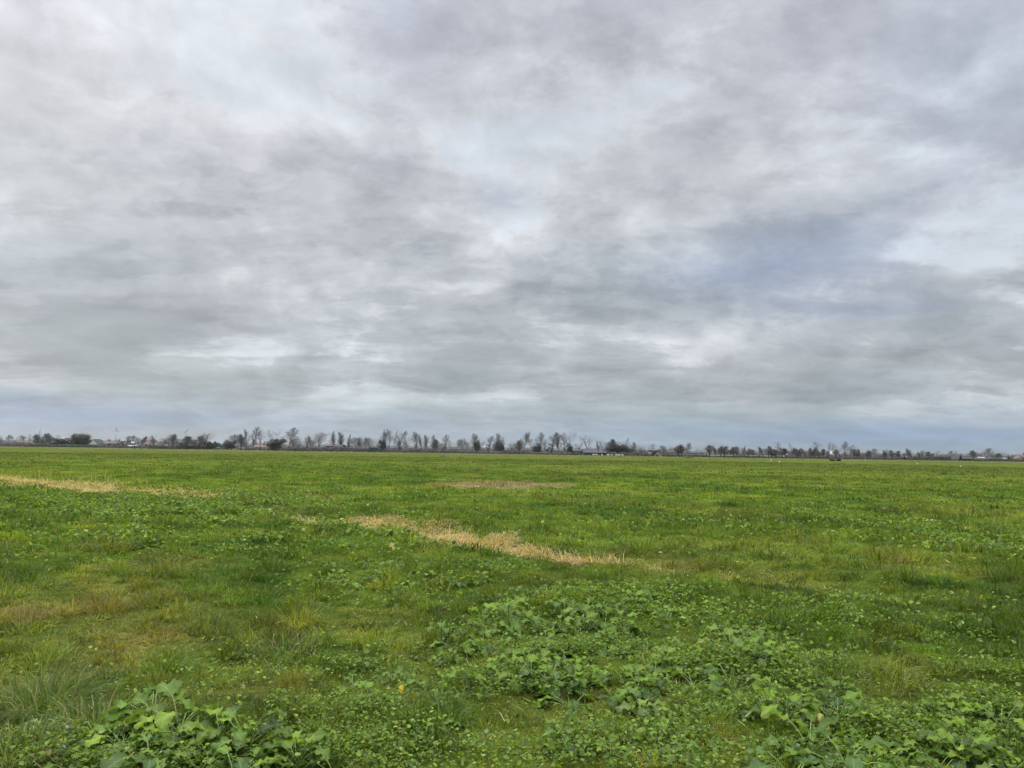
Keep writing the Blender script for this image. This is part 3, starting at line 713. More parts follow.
for a in [
 (382, 430.5, 11, 'spread'), (383, 440, 5, 'evergreen'), (388, 431, 4.5, 'sparse'), (393, 431.5, 6, 'sparse'), (400, 432, 9, 'ivy'), (407, 436, 7, 'fork'), (415.5, 433, 10, 'spread'), (422, 436.5, 4.5, 'column'), (427.5, 436, 4, 'column'),
 (432.5, 436, 6, 'spread'), (436, 440, 5, 'dense'), (445, 435.5, 6, 'ivy'), (452, 440.5, 3, 'sparse')]: tree(*a, 430, GM)
for a in [
 (458.5, 442, 4, 'sparse'), (462.5, 440, 8, 'round'), (468, 439, 6, 'sparse'), (474, 435, 9, 'spread'), (477, 441.5, 5, 'evergreen'), (482, 442, 6, 'sparse'), (488.5, 437, 7, 'ivy'), (495, 441, 5, 'sparse'), (500, 435, 9, 'spread'), (500.5, 441, 5, 'evergreen'), (505, 438, 5, 'sparse')]: tree(*a, 430, GN)
for a in [
 (513, 446, 4, 'bush'), (518.8, 441, 5, 'dense'), (523.5, 433.5, 10, 'spread'), (532, 435, 8, 'sparse'), (536.5, 444, 5.5, 'evergreen'), (541, 434, 9, 'spread'), (548, 446, 5, 'bush'), (551.5, 434.5, 9, 'ivy'), (559, 433.5, 4.5, 'column'),
 (565.5, 432.5, 15, 'vase'), (569.5, 443.5, 4, 'evergreen'), (579, 443, 5, 'sparse'), (587, 435.5, 11, 'fork')]: tree(*a, 430, GS)
for a in [
 (599, 441.5, 3.5, 'column'), (605.5, 441, 6, 'sparse'), (611.5, 440, 9, 'dense'), (619, 440, 10, 'bush'), (625.5, 438.8, 7, 'sparse'), (616, 445, 10, 'brownbush'), (624, 446, 10, 'brownbush'), (631, 444, 8, 'bush'), (636.5, 443, 6, 'round'), (641.5, 445.5, 7, 'bush'),
 (646, 449.5, 7, 'bush'), (649, 444, 4.5, 'sparse'), (656, 450, 8, 'evergreen'), (663.5, 446, 6, 'round'), (670, 447, 5, 'sparse'), (677.5, 445, 8, 'pollard'), (682, 446, 5, 'pollard'), (689, 443.5, 7, 'spread'), (698, 451, 3, 'sparse')]: tree(*a, 400, GG)
for a in [
 (709.5, 445.5, 6, 'pollard'), (715.5, 447, 6, 'pollard'), (720.5, 446.5, 6, 'pollard'), (724, 446.5, 6, 'pollard'), (729.5, 448, 6, 'pollard'), (733.5, 447.5, 5, 'pollard'), (737.3, 447, 4, 'pollard'), (742.5, 446.5, 4, 'column'), (748, 449, 6, 'pollard'), (753.5, 450, 4, 'pollard'),
 (763, 447, 6, 'pollard'), (768, 446.5, 6, 'pollard'), (771.5, 449, 5, 'pollard'), (775.5, 450, 5, 'dense'), (781.5, 448.5, 6, 'pollard'), (786, 449, 5, 'dense'), (792, 448, 7, 'pollard'), (797, 449, 5, 'dense'), (801, 449, 3, 'column'), (805.5, 448.5, 6, 'pollard'),
 (811, 448.5, 5, 'pollard'), (814.7, 448, 5, 'dense')]: tree(*a, 380, GP)
for a in [(780.5, 442.5, 5, 'sparse'), (792.5, 444, 6, 'sparse'), (821.5, 442, 6, 'sparse'), (829, 443, 6, 'sparse'), (837, 444, 6, 'sparse'), (844, 442.5, 7, 'spread'), (850, 445, 6, 'sparse')]: tree(*a, 520, GH)
for a in [
 (818.5, 451, 4, 'pollard'), (823, 449.5, 4, 'pollard'), (827.5, 451.5, 4, 'dense'), (835, 450, 4.5, 'pollard'), (841, 453, 4, 'bush'), (846, 452, 5, 'pollard'), (850, 449, 2.5, 'column'), (854, 449.5, 4, 'pollard'), (858.5, 450, 3.5, 'dense'), (862.5, 453, 4, 'bush'),
 (867.5, 451, 5, 'pollard'), (871, 451.5, 4, 'pollard'), (878, 449.5, 7, 'round'), (883, 452.5, 4, 'dense'), (887, 451, 5, 'pollard'), (892.5, 451, 6, 'pollard'), (897.5, 451.5, 4, 'pollard')]: tree(*a, 400, GE)
for a in [
 (905.5, 453.5, 4, 'pollard'), (908.5, 453.5, 4, 'pollard'), (913, 449.5, 4.5, 'column'), (920, 452.5, 5, 'pollard'), (923.5, 452, 3.5, 'column'), (927.7, 452, 4.5, 'pollard'), (931.5, 454, 4, 'round'), (941, 456, 4, 'bush'), (945, 455, 4, 'sparse'), (950, 457, 5, 'evergreen'),
 (955, 454.5, 8, 'round'), (964, 455, 7, 'sparse'), (969, 455.5, 5, 'sparse'), (973.5, 451, 5, 'dense'), (978.5, 452, 5, 'sparse'), (984.5, 449, 11, 'round'), (991, 455.5, 5, 'bush'), (999, 454, 9, 'dense'), (1009, 455, 5, 'column'), (1014, 455, 5, 'bush'), (1019, 456, 5, 'bush'), (1024, 456.5, 6, 'bush'), (1030, 455, 6, 'round'), (-5, 436, 6, 'dense')]: tree(*a, 420, GF if a[0] > 0 else GV)
rb = random.Random(77)
BACK = 'faint bare trees behind the main tree line'
for k in range(96):
    px = 224 + k * 8.3 + rb.uniform(-4, 4)
    if px > 1020: break
    top = horizon_y(px) + 2.4 - rb.uniform(7, 12.5) * (1.0 if px < 600 else .80)
    tree(px, top, rb.uniform(4, 7), rb.choice(['sparse', 'round', 'column', 'spread', 'sparse', 'fork']), rb.uniform(560, 640), BACK, 'faint thin bare tree standing behind the main tree line')
PHR = {GV: 'village trees', GC: 'copse left of the wide gap', GT: 'tall trees between the gap and the dark barn', GB: 'trees around the dark barn', GM: 'trees right of the green container',
       GN: 'trees just left of mid-horizon', GS: 'trees left of the long dark shed', GG: 'grove around the cream cottage', GP: 'right-hand row of stocky trees', GH: 'tall faint trees behind the right-hand row',
       GE: 'dense row before the far right farmstead', GF: 'far right farmstead trees', 'far trees in the gap of the tree line': 'far trees in the gap'}
ORD = 'first second third fourth fifth sixth seventh eighth ninth tenth eleventh twelfth thirteenth fourteenth fifteenth sixteenth seventeenth eighteenth nineteenth twentieth twenty-first twenty-second twenty-third twenty-fourth'.split()
for t in TREES:
    if t[3] == BACK: tag(t[0], t[4], None, BACK)
for g in PHR:
    L = sorted([t for t in TREES if t[3] == g], key=lambda t: t[1]); med = sorted(t[5] for t in L)[len(L) // 2]; byk = {}
    for t in L: byk.setdefault(t[2], []).append(t)
    for t in L:
        o, px, kind, _, lab, hh, ww = t; same = byk[kind]; noun = 'shrub' if 'shrub' in o.name else 'tree'
        size = 'tall ' if hh > med * 1.18 else ('low ' if hh < med * .8 else '')
        if len(same) == 1: l = f'the only {WORD[kind]} {noun} among the {PHR[g]}'
        else:
            i = same.index(t); m = len(same)
            pos = 'leftmost' if i == 0 else ('rightmost' if i == m - 1 else ORD[i] + ' from left')
            l = f'{pos} {WORD[kind]} {noun} of the {PHR[g]}'
        if size and len(l.split()) < 14: l += f', fairly {size}'.rstrip()
        if len(l.split()) > 16: l = l.replace(' of the ', ' of ').replace(', fairly tall', '').replace(', fairly low', '')
        tag(o, l, None, g)

# ------------------------------------------------------------------ hedges along the far edge
def hedge(px0, px1, dist, hpx, mat, label, name='hedge', gaps=0.0, seed=0, hmin=.55):
    rn = random.Random(seed + int(px0)); x0, y0 = far_at(px0, dist); x1, y1 = far_at(px1, dist); h = hpx * dist / F
    m = MB(); L = x1 - x0; n = int(L * 16)
    hh = lambda u: h * (hmin + (1.35 - hmin) * float(fbm(np.array([u / 9.0 + seed]), np.array([seed * 3.3]), 7, 3)[0]) )
    us = np.arange(0, L + .01, .8); tops = np.array([hh(u) for u in us]); op = vnoise(us / 14.0, us * 0 + seed * 1.7, 3) < gaps
    tops[op] = .3
    # twiggy core, lumpy along its top, then loose leaf faces all over it
    n0 = len(m.v); prof = ((-.9, -.2), (-1.0, .35), (-.6, .78), (0, .9), (.6, .76), (1.0, .35), (.9, -.2))
    vs = [(u - L / 2 + rn.uniform(-.15, .15), dy * (1 + rn.uniform(-.2, .2)), tp * (z + rn.uniform(-.08, .08))) for u, tp in zip(us, tops) for dy, z in prof]
    m.add(vs, [(i * 7 + j, (i + 1) * 7 + j, (i + 1) * 7 + j + 1, i * 7 + j + 1) for i in range(len(us) - 1) for j in range(6)])
    for k in range(int(L * 26)):
        u = rn.uniform(0, L); top = float(np.interp(u, us, tops)); z = top * rn.random() ** .75 * rn.uniform(.8, 1.18)
        p = Vector((u - L / 2, -1.0 * (1 - .5 * z / max(top, .1)) * rn.choice((1, 1, -1)) + rn.gauss(0, .12), z)); s = rn.uniform(.10, .30)
        a = Vector((rn.gauss(0, 1), rn.gauss(0, 1), rn.gauss(0, 1))).normalized(); b = a.cross(Vector((rn.gauss(0, 1), rn.gauss(0, 1), rn.gauss(0, 1)))).normalized()
        m.add([p - a * s, p - b * s * .6, p + a * s * .9, p + b * s * .6], [(0, 1, 2, 3)])
    o = m.build(name, mat); o.location = ((x0 + x1) / 2, dist, 0)
    return tag(o, label, name.replace('_', ' '), None)
M_HEDGE = plain('hedge_leaves', (.068, .065, .050), .9, .5, .8)
M_HEDGE_G = plain('green_hedge_leaves', (.045, .058, .036), .9, .5, .8)
M_HEDGE_B = plain('brown_hedge_twigs', (.092, .078, .060), .9, .5, .8)
M_HEDGE_P = plain('pale_reeds', (.23, .205, .125), .9, .4, .8)
hedge(-12, 31, 440, 3.2, M_HEDGE_B, 'low brown hedge before the umbrella-headed trees at the far left', seed=1)
hedge(30, 63, 440, 3.6, M_HEDGE_G, 'dark green hedge below the two dense dark trees of the left village', seed=2)
hedge(62, 98, 440, 3.4, M_HEDGE_G, 'dark hedge before the rounded tree and gabled house at left', seed=3)
hedge(97, 152, 440, 2.6, M_HEDGE, 'low dark hedge in front of the terraced brick houses', seed=4)
hedge(150, 214, 405, 4.5, M_HEDGE, 'tall dark scrubby hedge under the left copse', seed=5)
hedge(214, 247, 470, 1.6, M_HEDGE_G, 'very low green hedge crossing the wide gap in the trees', seed=6)
hedge(245, 289, 440, 2.6, M_HEDGE, 'thin dark hedge below the tall trees left of the dark barn', seed=7, gaps=.3)
hedge(288, 381, 405, 4.2, M_HEDGE, 'dense dark grey hedge below the dark barn and green container', seed=8, hmin=.8)
hedge(380, 460, 410, 3.2, M_HEDGE, 'dark hedge below the ivy-clad trees right of the green container', seed=9)
hedge(459, 526, 410, 3.4, M_HEDGE, 'dark brownish hedge left of the middle of the horizon', seed=10)
hedge(525, 572, 410, 3.4, M_HEDGE_B, 'reddish-brown hedge below the broad reddish tree', seed=11)
hedge(606, 650, 395, 4.4, M_HEDGE, 'dense scrub filling the foot of the grove left of the cream cottage', seed=12)
hedge(661, 708, 410, 3.0, M_HEDGE_G, 'dark green hedge right of the cream cottage', seed=13)
hedge(706, 766, 420, 2.0, M_HEDGE_G, 'low green hedge behind the left half of the stocky row', seed=14)
hedge(764, 830, 420, 2.4, M_HEDGE_G, 'low hedge behind the right half of the stocky row', seed=15)
hedge(828, 905, 410, 2.8, M_HEDGE, 'dark hedge behind the two cattle', seed=16)
hedge(904, 951, 400, 5.0, M_HEDGE_G, 'tall dark green hedge left of the white-walled house', seed=17)
hedge(960, 1034, 430, 2.6, M_HEDGE_G, 'green hedge below the white walls at the far right', seed=18)
# pale reeds on the far ditch bank
n = 22000; px = rngs.uniform(-60, 1090, n); dd = rngs.uniform(300, 372, n)
x = (px - 512) / F * dd; y = dd
k = rngs.uniform(0, 1, n) < sstep(.35, .6, fbm(x / 26, y / 12, 201, 3)); x, y = x[k], y[k]; n = len(x)
c = np.array([(.20, .18, .10), (.16, .16, .075), (.26, .23, .14)])[rngs.integers(0, 3, n)] * rngs.uniform(.7, 1.2, (n, 1))
v, q, t, cc = blades(x, y, rngs.uniform(.25, .65, n), rngs.uniform(.15, .35, n), np.abs(rngs.normal(.4, .25, n)), rngs.uniform(0, 6.28, n), c)
tag(link('rough_grass', big_mesh('rough_grass', v, q, t, M_DRY, cc)), 'pale rough grass and reeds along the far edge of the meadow', 'rough grass', kind='stuff')
# far woodland closing the horizon
m = MB(); rn = random.Random(3)
us = np.arange(-2700, 2701, 4.0); tops = 5 + 11 * fbm(us / 150, us * 0 + .5, 5, 5) + 2.5 * vnoise(us / 9, us * 0, 8)
vs = [(u + rn.uniform(-1, 1), 2300 + dy + rn.uniform(-4, 4), tp * z * rn.uniform(.9, 1.1)) for u, tp in zip(us, tops) for dy, z in ((-20, -.1), (-22, .45), (-14, .8), (0, 1.0), (30, .9), (45, -.1))]
m.add(vs, [(i * 6 + j, (i + 1) * 6 + j, (i + 1) * 6 + j + 1, i * 6 + j + 1) for i in range(len(us) - 1) for j in range(5)])
tag(m.build('far_woodland', M_HEDGE), 'faint low woodland on the horizon behind the tree line', 'woodland', kind='stuff')

# ------------------------------------------------------------------ buildings
M_BRICK = plain('brown_brick', (.20, .125, .095), .85, .2, 2); M_WHITE = plain('white_render', (.60, .59, .57), .8, .08, 1); M_CREAM = plain('cream_render', (.66, .60, .45), .8, .08, 1)
M_ROOF_D = plain('dark_roof', (.045, .045, .048), .7, .3, 2); M_ROOF_R = plain('red_tiles', (.13, .082, .07), .8, .25, 2); M_DARKW = plain('dark_timber', (.040, .038, .036), .8, .3, 2)
M_GREENM = plain('green_metal', (.030, .055, .042), .5, .15, 1); M_GREYW = plain('grey_render', (.34, .34, .34), .8, .1, 1); M_GLASS = plain('window_glass', (.05, .06, .07), .15, .1, 1)
M_ROOF_L = plain('light_metal_roof', (.42, .44, .45), .5, .1, 1); M_ROOF_B = plain('brown_roof', (.10, .08, .07), .8, .2, 2)
def house(name, px0, px1, dist, wall_h, roof_h, depth, wm, rm, label, cat, win=2, door=True, chim=True, gable_front=False, zoff=0.0):
    x0, y = far_at(px0, dist); x1, _ = far_at(px1, dist); w = x1 - x0
    r = empty(name, ((x0 + x1) / 2, dist, float(gh(np.array([(x0 + x1) / 2]), np.array([dist]))[0]) + zoff))
    m = MB(); W = w / 2; D = depth
    # walls with gables up to the ridge
    if gable_front:
        m.add([(-W, 0, -.3), (W, 0, -.3), (W, 0, wall_h), (0, 0, wall_h + roof_h), (-W, 0, wall_h), (-W, D, -.3), (W, D, -.3), (W, D, wall_h), (0, D, wall_h + roof_h), (-W, D, wall_h)],
              [(0, 1, 2, 3, 4), (9, 8, 7, 6, 5), (1, 6, 7, 2), (5, 0, 4, 9)])
    else:
        m.add([(-W, 0, -.3), (W, 0, -.3), (W, 0, wall_h), (-W, 0, wall_h), (-W, D, -.3), (W, D, -.3), (W, D, wall_h), (-W, D, wall_h), (-W, D / 2, wall_h + roof_h), (W, D / 2, wall_h + roof_h)],
              [(0, 1, 2, 3), (5, 4, 7, 6), (1, 5, 6, 9, 2), (4, 0, 3, 8, 7)])
    m.build('wall', wm, r)
    q = MB(); e = .35; t = .14
    if gable_front:
        for s in (-1, 1):
            k = roof_h / W
            a = (s * (W + e), -e, wall_h - e * k + .03); b = (0, -e, wall_h + roof_h + .03); c = (0, D + e, wall_h + roof_h + .03); d = (s * (W + e), D + e, wall_h - e * k + .03)
            vs = [a, b, c, d] + [(p[0], p[1], p[2] + t) for p in (a, b, c, d)]
            q.add(vs, [(0, 1, 2, 3), (7, 6, 5, 4), (0, 4, 5, 1), (1, 5, 6, 2), (2, 6, 7, 3), (3, 7, 4, 0)])
    else:
        for s in (-1, 1):
            k = roof_h / (D / 2); yy = D / 2 + s * (D / 2 + e)
            a = (-W - e, yy, wall_h - e * k + .03); b = (-W - e, D / 2, wall_h + roof_h + .03); c = (W + e, D / 2, wall_h + roof_h + .03); d = (W + e, yy, wall_h - e * k + .03)
            vs = [a, b, c, d] + [(p[0], p[1], p[2] + t) for p in (a, b, c, d)]
            q.add(vs, [(0, 1, 2, 3), (7, 6, 5, 4), (0, 4, 5, 1), (1, 5, 6, 2), (2, 6, 7, 3), (3, 7, 4, 0)])
    rf = q.build('roof', rm, r)
    if chim:
        c = MB(); cy = D / 2; cx = W * .55 if not gable_front else .4; c.box(cx - .35, cx + .35, cy - .35, cy + .35, wall_h + roof_h * .55, wall_h + roof_h + .9); c.box(cx - .43, cx + .43, cy - .43, cy + .43, wall_h + roof_h + .9, wall_h + roof_h + 1.05)
        c.build('chimney', M_BRICK, rf)
    for i in range(win):
        cx = -W + (i + .5 + (.0 if not door else .5)) * 2 * W / (win + (1 if door else 0)); hw = min(.7, w / (win + 1) * .3); z0 = wall_h * .38; z1 = min(z0 + 1.4, wall_h - .25)
        f = MB(); f.box(cx - hw - .08, cx + hw + .08, -.05, -.004, z0 - .08, z1 + .08); fo = f.build('window', M_WHITE, r)
        g = MB(); g.box(cx - hw, cx - .04, -.065, -.052, z0, z1); g.box(cx + .04, cx + hw, -.065, -.052, z0, z1); g.build('pane', M_GLASS, fo)
    if door:
        cx = -W + w / (win + 1) * .5; hd = min(2.1, wall_h - .2); d = MB(); d.box(cx - .5, cx + .5, -.06, -.004, 0, hd); do = d.build('door', M_DARKW, r)
        hn = MB(); hn.box(cx + .32, cx + .42, -.10, -.062, hd * .48, hd * .5); hn.build('handle', M_ROOF_L, do)
    return tag(r, label, cat)
house('house', 88.5, 98, 460, 1.9, 3.0, 8, M_WHITE, M_ROOF_D, 'white house under a dark peaked gable roof at the left village', 'house', 2, True, False, gable_front=True)
house('terraced_house', 98.5, 108, 475, 2.3, 1.7, 8, M_BRICK, M_ROOF_R, 'brick house with red-brown roof beside the dark gabled house', 'house', 3)
house('terraced_house', 108.4, 118, 475, 2.5, 1.6, 8, M_BRICK, M_ROOF_B, 'brick house with dull brown roof, right of the red-roofed brick house', 'house', 3)
house('house', 118.5, 126, 480, 2.4, 1.7, 8, M_GREYW, M_ROOF_D, 'grey house with dark roof under the far wind turbine', 'house', 2)
house('house', 126.5, 133.5, 485, 2.9, 1.0, 8, M_GREYW, M_ROOF_L, 'pale bluish-grey house with a light flat-looking roof in the left copse', 'house', 2, chim=False)
house('shed', 127, 134.5, 440, .9, .5, 4, M_DARKW, M_ROOF_L, 'low shed with a white shining roof before the left copse', 'shed', 0, False, False)
house('house', 144, 152.5, 455, 2.3, 2.4, 8, M_WHITE, M_ROOF_R, 'pale house with red roof in the left copse, right of the dark round tree', 'house', 2)
house('cottage', 156.5, 163.5, 430, 2.0, 1.7, 7, M_CREAM, M_ROOF_D, 'small cream cottage half hidden at the foot of the left copse', 'cottage', 2)
house('house', 63.5, 71.5, 475, 2.3, 1.9, 8, M_BRICK, M_ROOF_R, 'brick house with red roof left of the rounded brownish tree', 'house', 2)
house('house', 15.5, 30, 640, 2.8, 2.0, 9, M_BRICK, M_ROOF_B, 'long brick house behind the umbrella-headed trees at the far left', 'house', 4)
house('shed', 29, 31, 500, 2.5, .8, 4, M_WHITE, M_ROOF_D, 'tiny white shed beside the long brick house at the far left', 'shed', 0, True, False)
house('house', 42, 53, 520, 2.2, 1.6, 8, M_WHITE, M_ROOF_D, 'white house behind the two dense dark trees at the left', 'house', 3)
house('farm_shed', 229, 234.5, 418, 1.0, .8, 5, M_CREAM, M_DARKW, 'small pale shed in front of the dark green tree by the gap', 'shed', 0, True, False)
house('cottage', 254, 268, 560, 1.9, 1.6, 8, M_WHITE, M_ROOF_R, 'white cottage with red roof between the tall bare trees', 'cottage', 3)
house('barn', 325.5, 334, 426, 3.0, 1.0, 8, M_DARKW, M_ROOF_B, 'low brown-roofed barn left of the black barn', 'barn', 0, True, False)
house('barn', 334.3, 341.8, 424, 2.8, 1.1, 9, M_DARKW, M_ROOF_D, 'black flat-looking barn among bare trees left of the green container', 'barn', 0, True, False)
# green container
gx0, _ = far_at(369, 402); gx1, _ = far_at(378, 402)
r = empty('container', ((gx0 + gx1) / 2, 402, 0)); m = MB(); w = gx1 - gx0
for k in range(14): m.box(-w / 2 + k * w / 14, -w / 2 + (k + .7) * w / 14, 0, 2.4, .15, 2.25); m.box(-w / 2 + (k + .7) * w / 14, -w / 2 + (k + 1) * w / 14, .05, 2.35, .15, 2.25)
m.build('body', M_GREENM, r); m = MB(); m.box(-w / 2 - .04, w / 2 + .04, -.04, 2.44, 2.252, 2.40); m.build('roof', M_GREENM, r); tag(r, 'long dark green container standing on the hedge line', 'container')
house('farmhouse', 571.5, 582, 440, 2.3, 1.0, 9, M_DARKW, M_ROOF_D, 'dark low farmhouse with a flat roof right of the reddish tree', 'farmhouse', 3)
house('farm_shed', 584, 606, 418, 1.5, 2.0, 12, M_GREENM, M_ROOF_D, 'long black-green farm shed behind the sheep', 'shed', 0, True, False)
house('cottage', 649.3, 656, 402, 1.0, .9, 5, M_CREAM, M_CREAM, 'low cream outbuilding joined to the left of the cream cottage', 'outbuilding', 1, False, False)
house('cottage', 655.2, 661.3, 398, 1.2, 1.0, 6, M_CREAM, M_CREAM, 'cream cottage with pale gable below the dark green evergreen', 'cottage', 1, True, False, gable_front=True)
house('shed', 828, 836, 560, 2.6, 2.2, 8, M_WHITE, M_ROOF_L, 'white building glimpsed through the trees above the two cattle', 'building', 1, False, False)
house('shed', 785, 789, 470, 1.6, .8, 6, M_WHITE, M_ROOF_L, 'small white building behind the right-hand tree row', 'building', 0, True, False)
house('shed', 907.5, 912, 470, 1.2, 1.0, 6, M_WHITE, M_ROOF_L, 'small shed with white roof left of the tall green hedge', 'shed', 0, True, False)
house('house', 953.5, 958.4, 405, 1.2, .5, 6, M_WHITE, M_ROOF_L, 'long white-walled house right of the tall green hedge', 'house', 2, True, False)
house('barn', 958.9, 961.7, 396, 1.5, 1.6, 8, M_DARKW, M_ROOF_D, 'small black gabled barn joined to the white-walled house', 'barn', 0, True, False, gable_front=True)
house('farm_shed', 961.8, 973, 404, 1.3, .5, 7, M_DARKW, M_ROOF_D, 'long low dark shed right of the black gabled barn', 'shed', 0, True, False)
house('shed', 978, 985, 440, 1.7, .5, 6, M_WHITE, M_ROOF_L, 'white-walled shed below the large round tree at the far right', 'shed', 0, True, False)
house('shed', 992.5, 998.6, 440, 1.5, .6, 6, M_WHITE, M_ROOF_L, 'left one of two white sheds beside the dark round tree', 'shed', 1, True, False)
house('shed', 1001, 1006.5, 440, 1.5, .6, 6, M_WHITE, M_ROOF_L, 'right one of two white sheds beside the dark round tree', 'shed', 1, True, False)
house('house', 1021, 1030, 450, 2.4, 1.6, 7, M_CREAM, M_ROOF_R, 'cream house cut by the right edge of the picture', 'house', 2)

# ------------------------------------------------------------------ wind turbines
M_TURB = plain('air_faded_turbine_grey', (.40, .43, .47), .5, .05, 1)  # grey-blue fade of distant air is put into this colour
def turbine(px, hub_y, dist, rot_px, a0, label):
    x, y = far_at(px, dist); h = (horizon_y(px) + CAMH * F / dist - hub_y) / F * dist; rl = rot_px / F * dist
    r = empty('wind_turbine', (x, y, 0)); m = MB(); m.tube([(0, 0, -1), (0, 0, h * .5), (0, 0, h - 1.5)], [1.7, 1.3, .8], 14); m.build('tower', M_TURB, r, True)
    m = MB(); m.box(-1.6, 1.6, -3, 6, h - 1.6, h + 1.8); n = m.build('nacelle', M_TURB, r)
    m = MB(); m.tube([(0, -3, h), (0, -4.2, h), (0, -5.2, h)], [1.5, 1.2, .2], 12); hb = m.build('hub', M_TURB, r, True)
    for k in range(3):
        a = R(a0 + 120 * k); d = Vector((math.sin(a), 0, math.cos(a))); s = Vector((math.cos(a), .3, -math.sin(a)))
        m = MB(); c0 = Vector((0, -4, h))
        prof = [(1.0, .9, .8), (rl * .15, 1.4, .5), (rl * .3, 1.2, .4), (rl * .7, .8, .2), (rl, .35, .08)]; vs = []; fs = []
        for t, cw, th in prof:
            for su, sv in ((-1, 0), (0, 1), (1, 0), (0, -1)): vs.append(c0 + d * t + s * cw * su + Vector((0, 1, 0)) * th * sv)
        for i in range(4):
            for j in range(4): fs.append((i * 4 + j, i * 4 + (j + 1) % 4, i * 4 + 4 + (j + 1) % 4, i * 4 + 4 + j))
        fs.append((16, 17, 18, 19)); m.add(vs, fs); m.build('blade', M_TURB, r)
    tag(r, label, 'wind turbine', 'wind turbines on the horizon')
turbine(115.3, 430.5, 2500, 5.0, 0, 'wind turbine standing clear above the terraced brick houses')
turbine(39, 433.5, 2600, 6, 18, 'wind turbine half hidden behind the dark trees at the far left')
turbine(185, 432.5, 2700, 6, 45, 'faint wind turbine above the middle of the left copse')

# ------------------------------------------------------------------ animals
def skinned(name, verts, edges, radii, mat, parent=None):
    me = bpy.data.meshes.new(name); me.from_pydata(verts, edges, []); me.update(); me.materials.append(mat)
    o = link(name, me, parent)
    sk = o.modifiers.new('skin', 'SKIN'); sk.use_smooth_shade = True
    if not me.skin_vertices: 
        bpy.context.view_layer.objects.active = o
    for i, rdd in enumerate(radii):
        me.skin_vertices[0].data[i].radius = (rdd, rdd) if not isinstance(rdd, tuple) else rdd
    me.skin_vertices[0].data[0].use_root = True
    sb = o.modifiers.new('subsurf', 'SUBSURF'); sb.levels = 1; sb.render_levels = 2
    dg = bpy.context.evaluated_depsgraph_get(); em = bpy.data.meshes.new_from_object(o.evaluated_get(dg))
    o.modifiers.clear(); o.data = em; em.name = name
    if not em.materials: em.materials.append(mat)
    return o
M_WOOL = plain('cream_wool', (.58, .54, .45), .95, .15, 8, .3); M_FACE = plain('dark_face', (.10, .085, .075), .8, .1, 4)
M_COWR = plain('red_brown_hide', (.09, .042, .03), .8, .2, 3)
def sheep_mesh():
    v = [(0, 0, .55), (-.35, 0, .57), (.32, 0, .56), (.52, 0, .66), (.66, 0, .50), (.74, 0, .38), (-.42, .12, .32), (-.42, .12, .02), (-.42, -.12, .32), (-.42, -.12, .02), (.30, .12, .32), (.30, .12, .02), (.30, -.12, .32), (.30, -.12, .02), (-.52, 0, .52), (-.56, 0, .36), (.60, .13, .60), (.60, -.13, .60)]
    e = [(0, 1), (0, 2), (2, 3), (3, 4), (4, 5), (1, 6), (6, 7), (1, 8), (8, 9), (2, 10), (10, 11), (2, 12), (12, 13), (1, 14), (14, 15), (4, 16), (4, 17)]
    rr_ = [.27, .25, .24, .15, .10, .06, .07, .04, .07, .04, .07, .04, .07, .04, .10, .05, .03, .03]
    return v, e, rr_
v, e, rr_ = sheep_mesh(); first = skinned('sheep', v, e, rr_, M_WOOL)
SH = [(593.5, 385, .3, 'leftmost white sheep before the long black-green shed'), (596.4, 392, 3.0, 'second white sheep from the left before the long shed'), (602, 380, 1.2, 'white sheep before the right end of the long shed'),
      (608, 372, .1, 'largest-looking white sheep, just right of the long shed'), (611.6, 384, 2.2, 'white sheep before the left end of the grove'), (616.5, 377, 3.3, 'left sheep of the close trio before the grove'), (619, 380, .6, 'middle sheep of the close trio before the grove'),
      (622.3, 374, 2.8, 'right sheep of the close trio before the grove')]
for i, (px, dist, a, l) in enumerate(SH):
    o = first if i == 0 else copy_tree(first); x, y = far_at(px, dist)
    o.location = (x, y, float(gh(np.array([x]), np.array([y]))[0])); o.rotation_euler = (0, 0, a); o.scale = (1.05,) * 3; tag(o, l, 'sheep', 'sheep grazing before the grove')
# two cattle lying down: body, neck, head, folded legs, tail in one surface
def pied_mat():
    m, nt, out = new_mat('black_and_white_hide'); b = nd(nt, 'ShaderNodeBsdfDiffuse'); tc = nd(nt, 'ShaderNodeTexCoord'); no = nd(nt, 'ShaderNodeTexNoise'); no.inputs['Scale'].default_value = 1.1
    rp_ = nd(nt, 'ShaderNodeValToRGB'); rp_.color_ramp.interpolation = 'CONSTANT'; rp_.color_ramp.elements[0].color = (.02, .02, .02, 1); rp_.color_ramp.elements[1].position = .60; rp_.color_ramp.elements[1].color = (.65, .63, .58, 1)
    nt.links.new(tc.outputs['Object'], no.inputs['Vector']); nt.links.new(no.outputs['Fac'], rp_.inputs['Fac']); nt.links.new(rp_.outputs[0], b.inputs['Color']); nt.links.new(b.outputs[0], out.inputs[0]); return m
cv = [(0, 0, .50), (-.60, 0, .52), (.60, 0, .55), (.95, 0, .80), (1.20, 0, .98), (1.48, 0, .84), (-.85, .30, .20), (-.45, .48, .12), (-.85, -.30, .20), (-.45, -.48, .12), (.70, .25, .20), (.98, .32, .10), (.70, -.25, .20), (.98, -.32, .10), (-.95, 0, .50), (-1.05, .1, .15), (1.14, .22, 1.04), (1.14, -.22, 1.04)]
ce = [(0, 1), (0, 2), (2, 3), (3, 4), (4, 5), (1, 6), (6, 7), (1, 8), (8, 9), (2, 10), (10, 11), (2, 12), (12, 13), (1, 14), (14, 15), (4, 16), (4, 17)]
cr = [.44, .40, .36, .24, .17, .11, .16, .09, .16, .09, .14, .07, .14, .07, .12, .04, .05, .05]
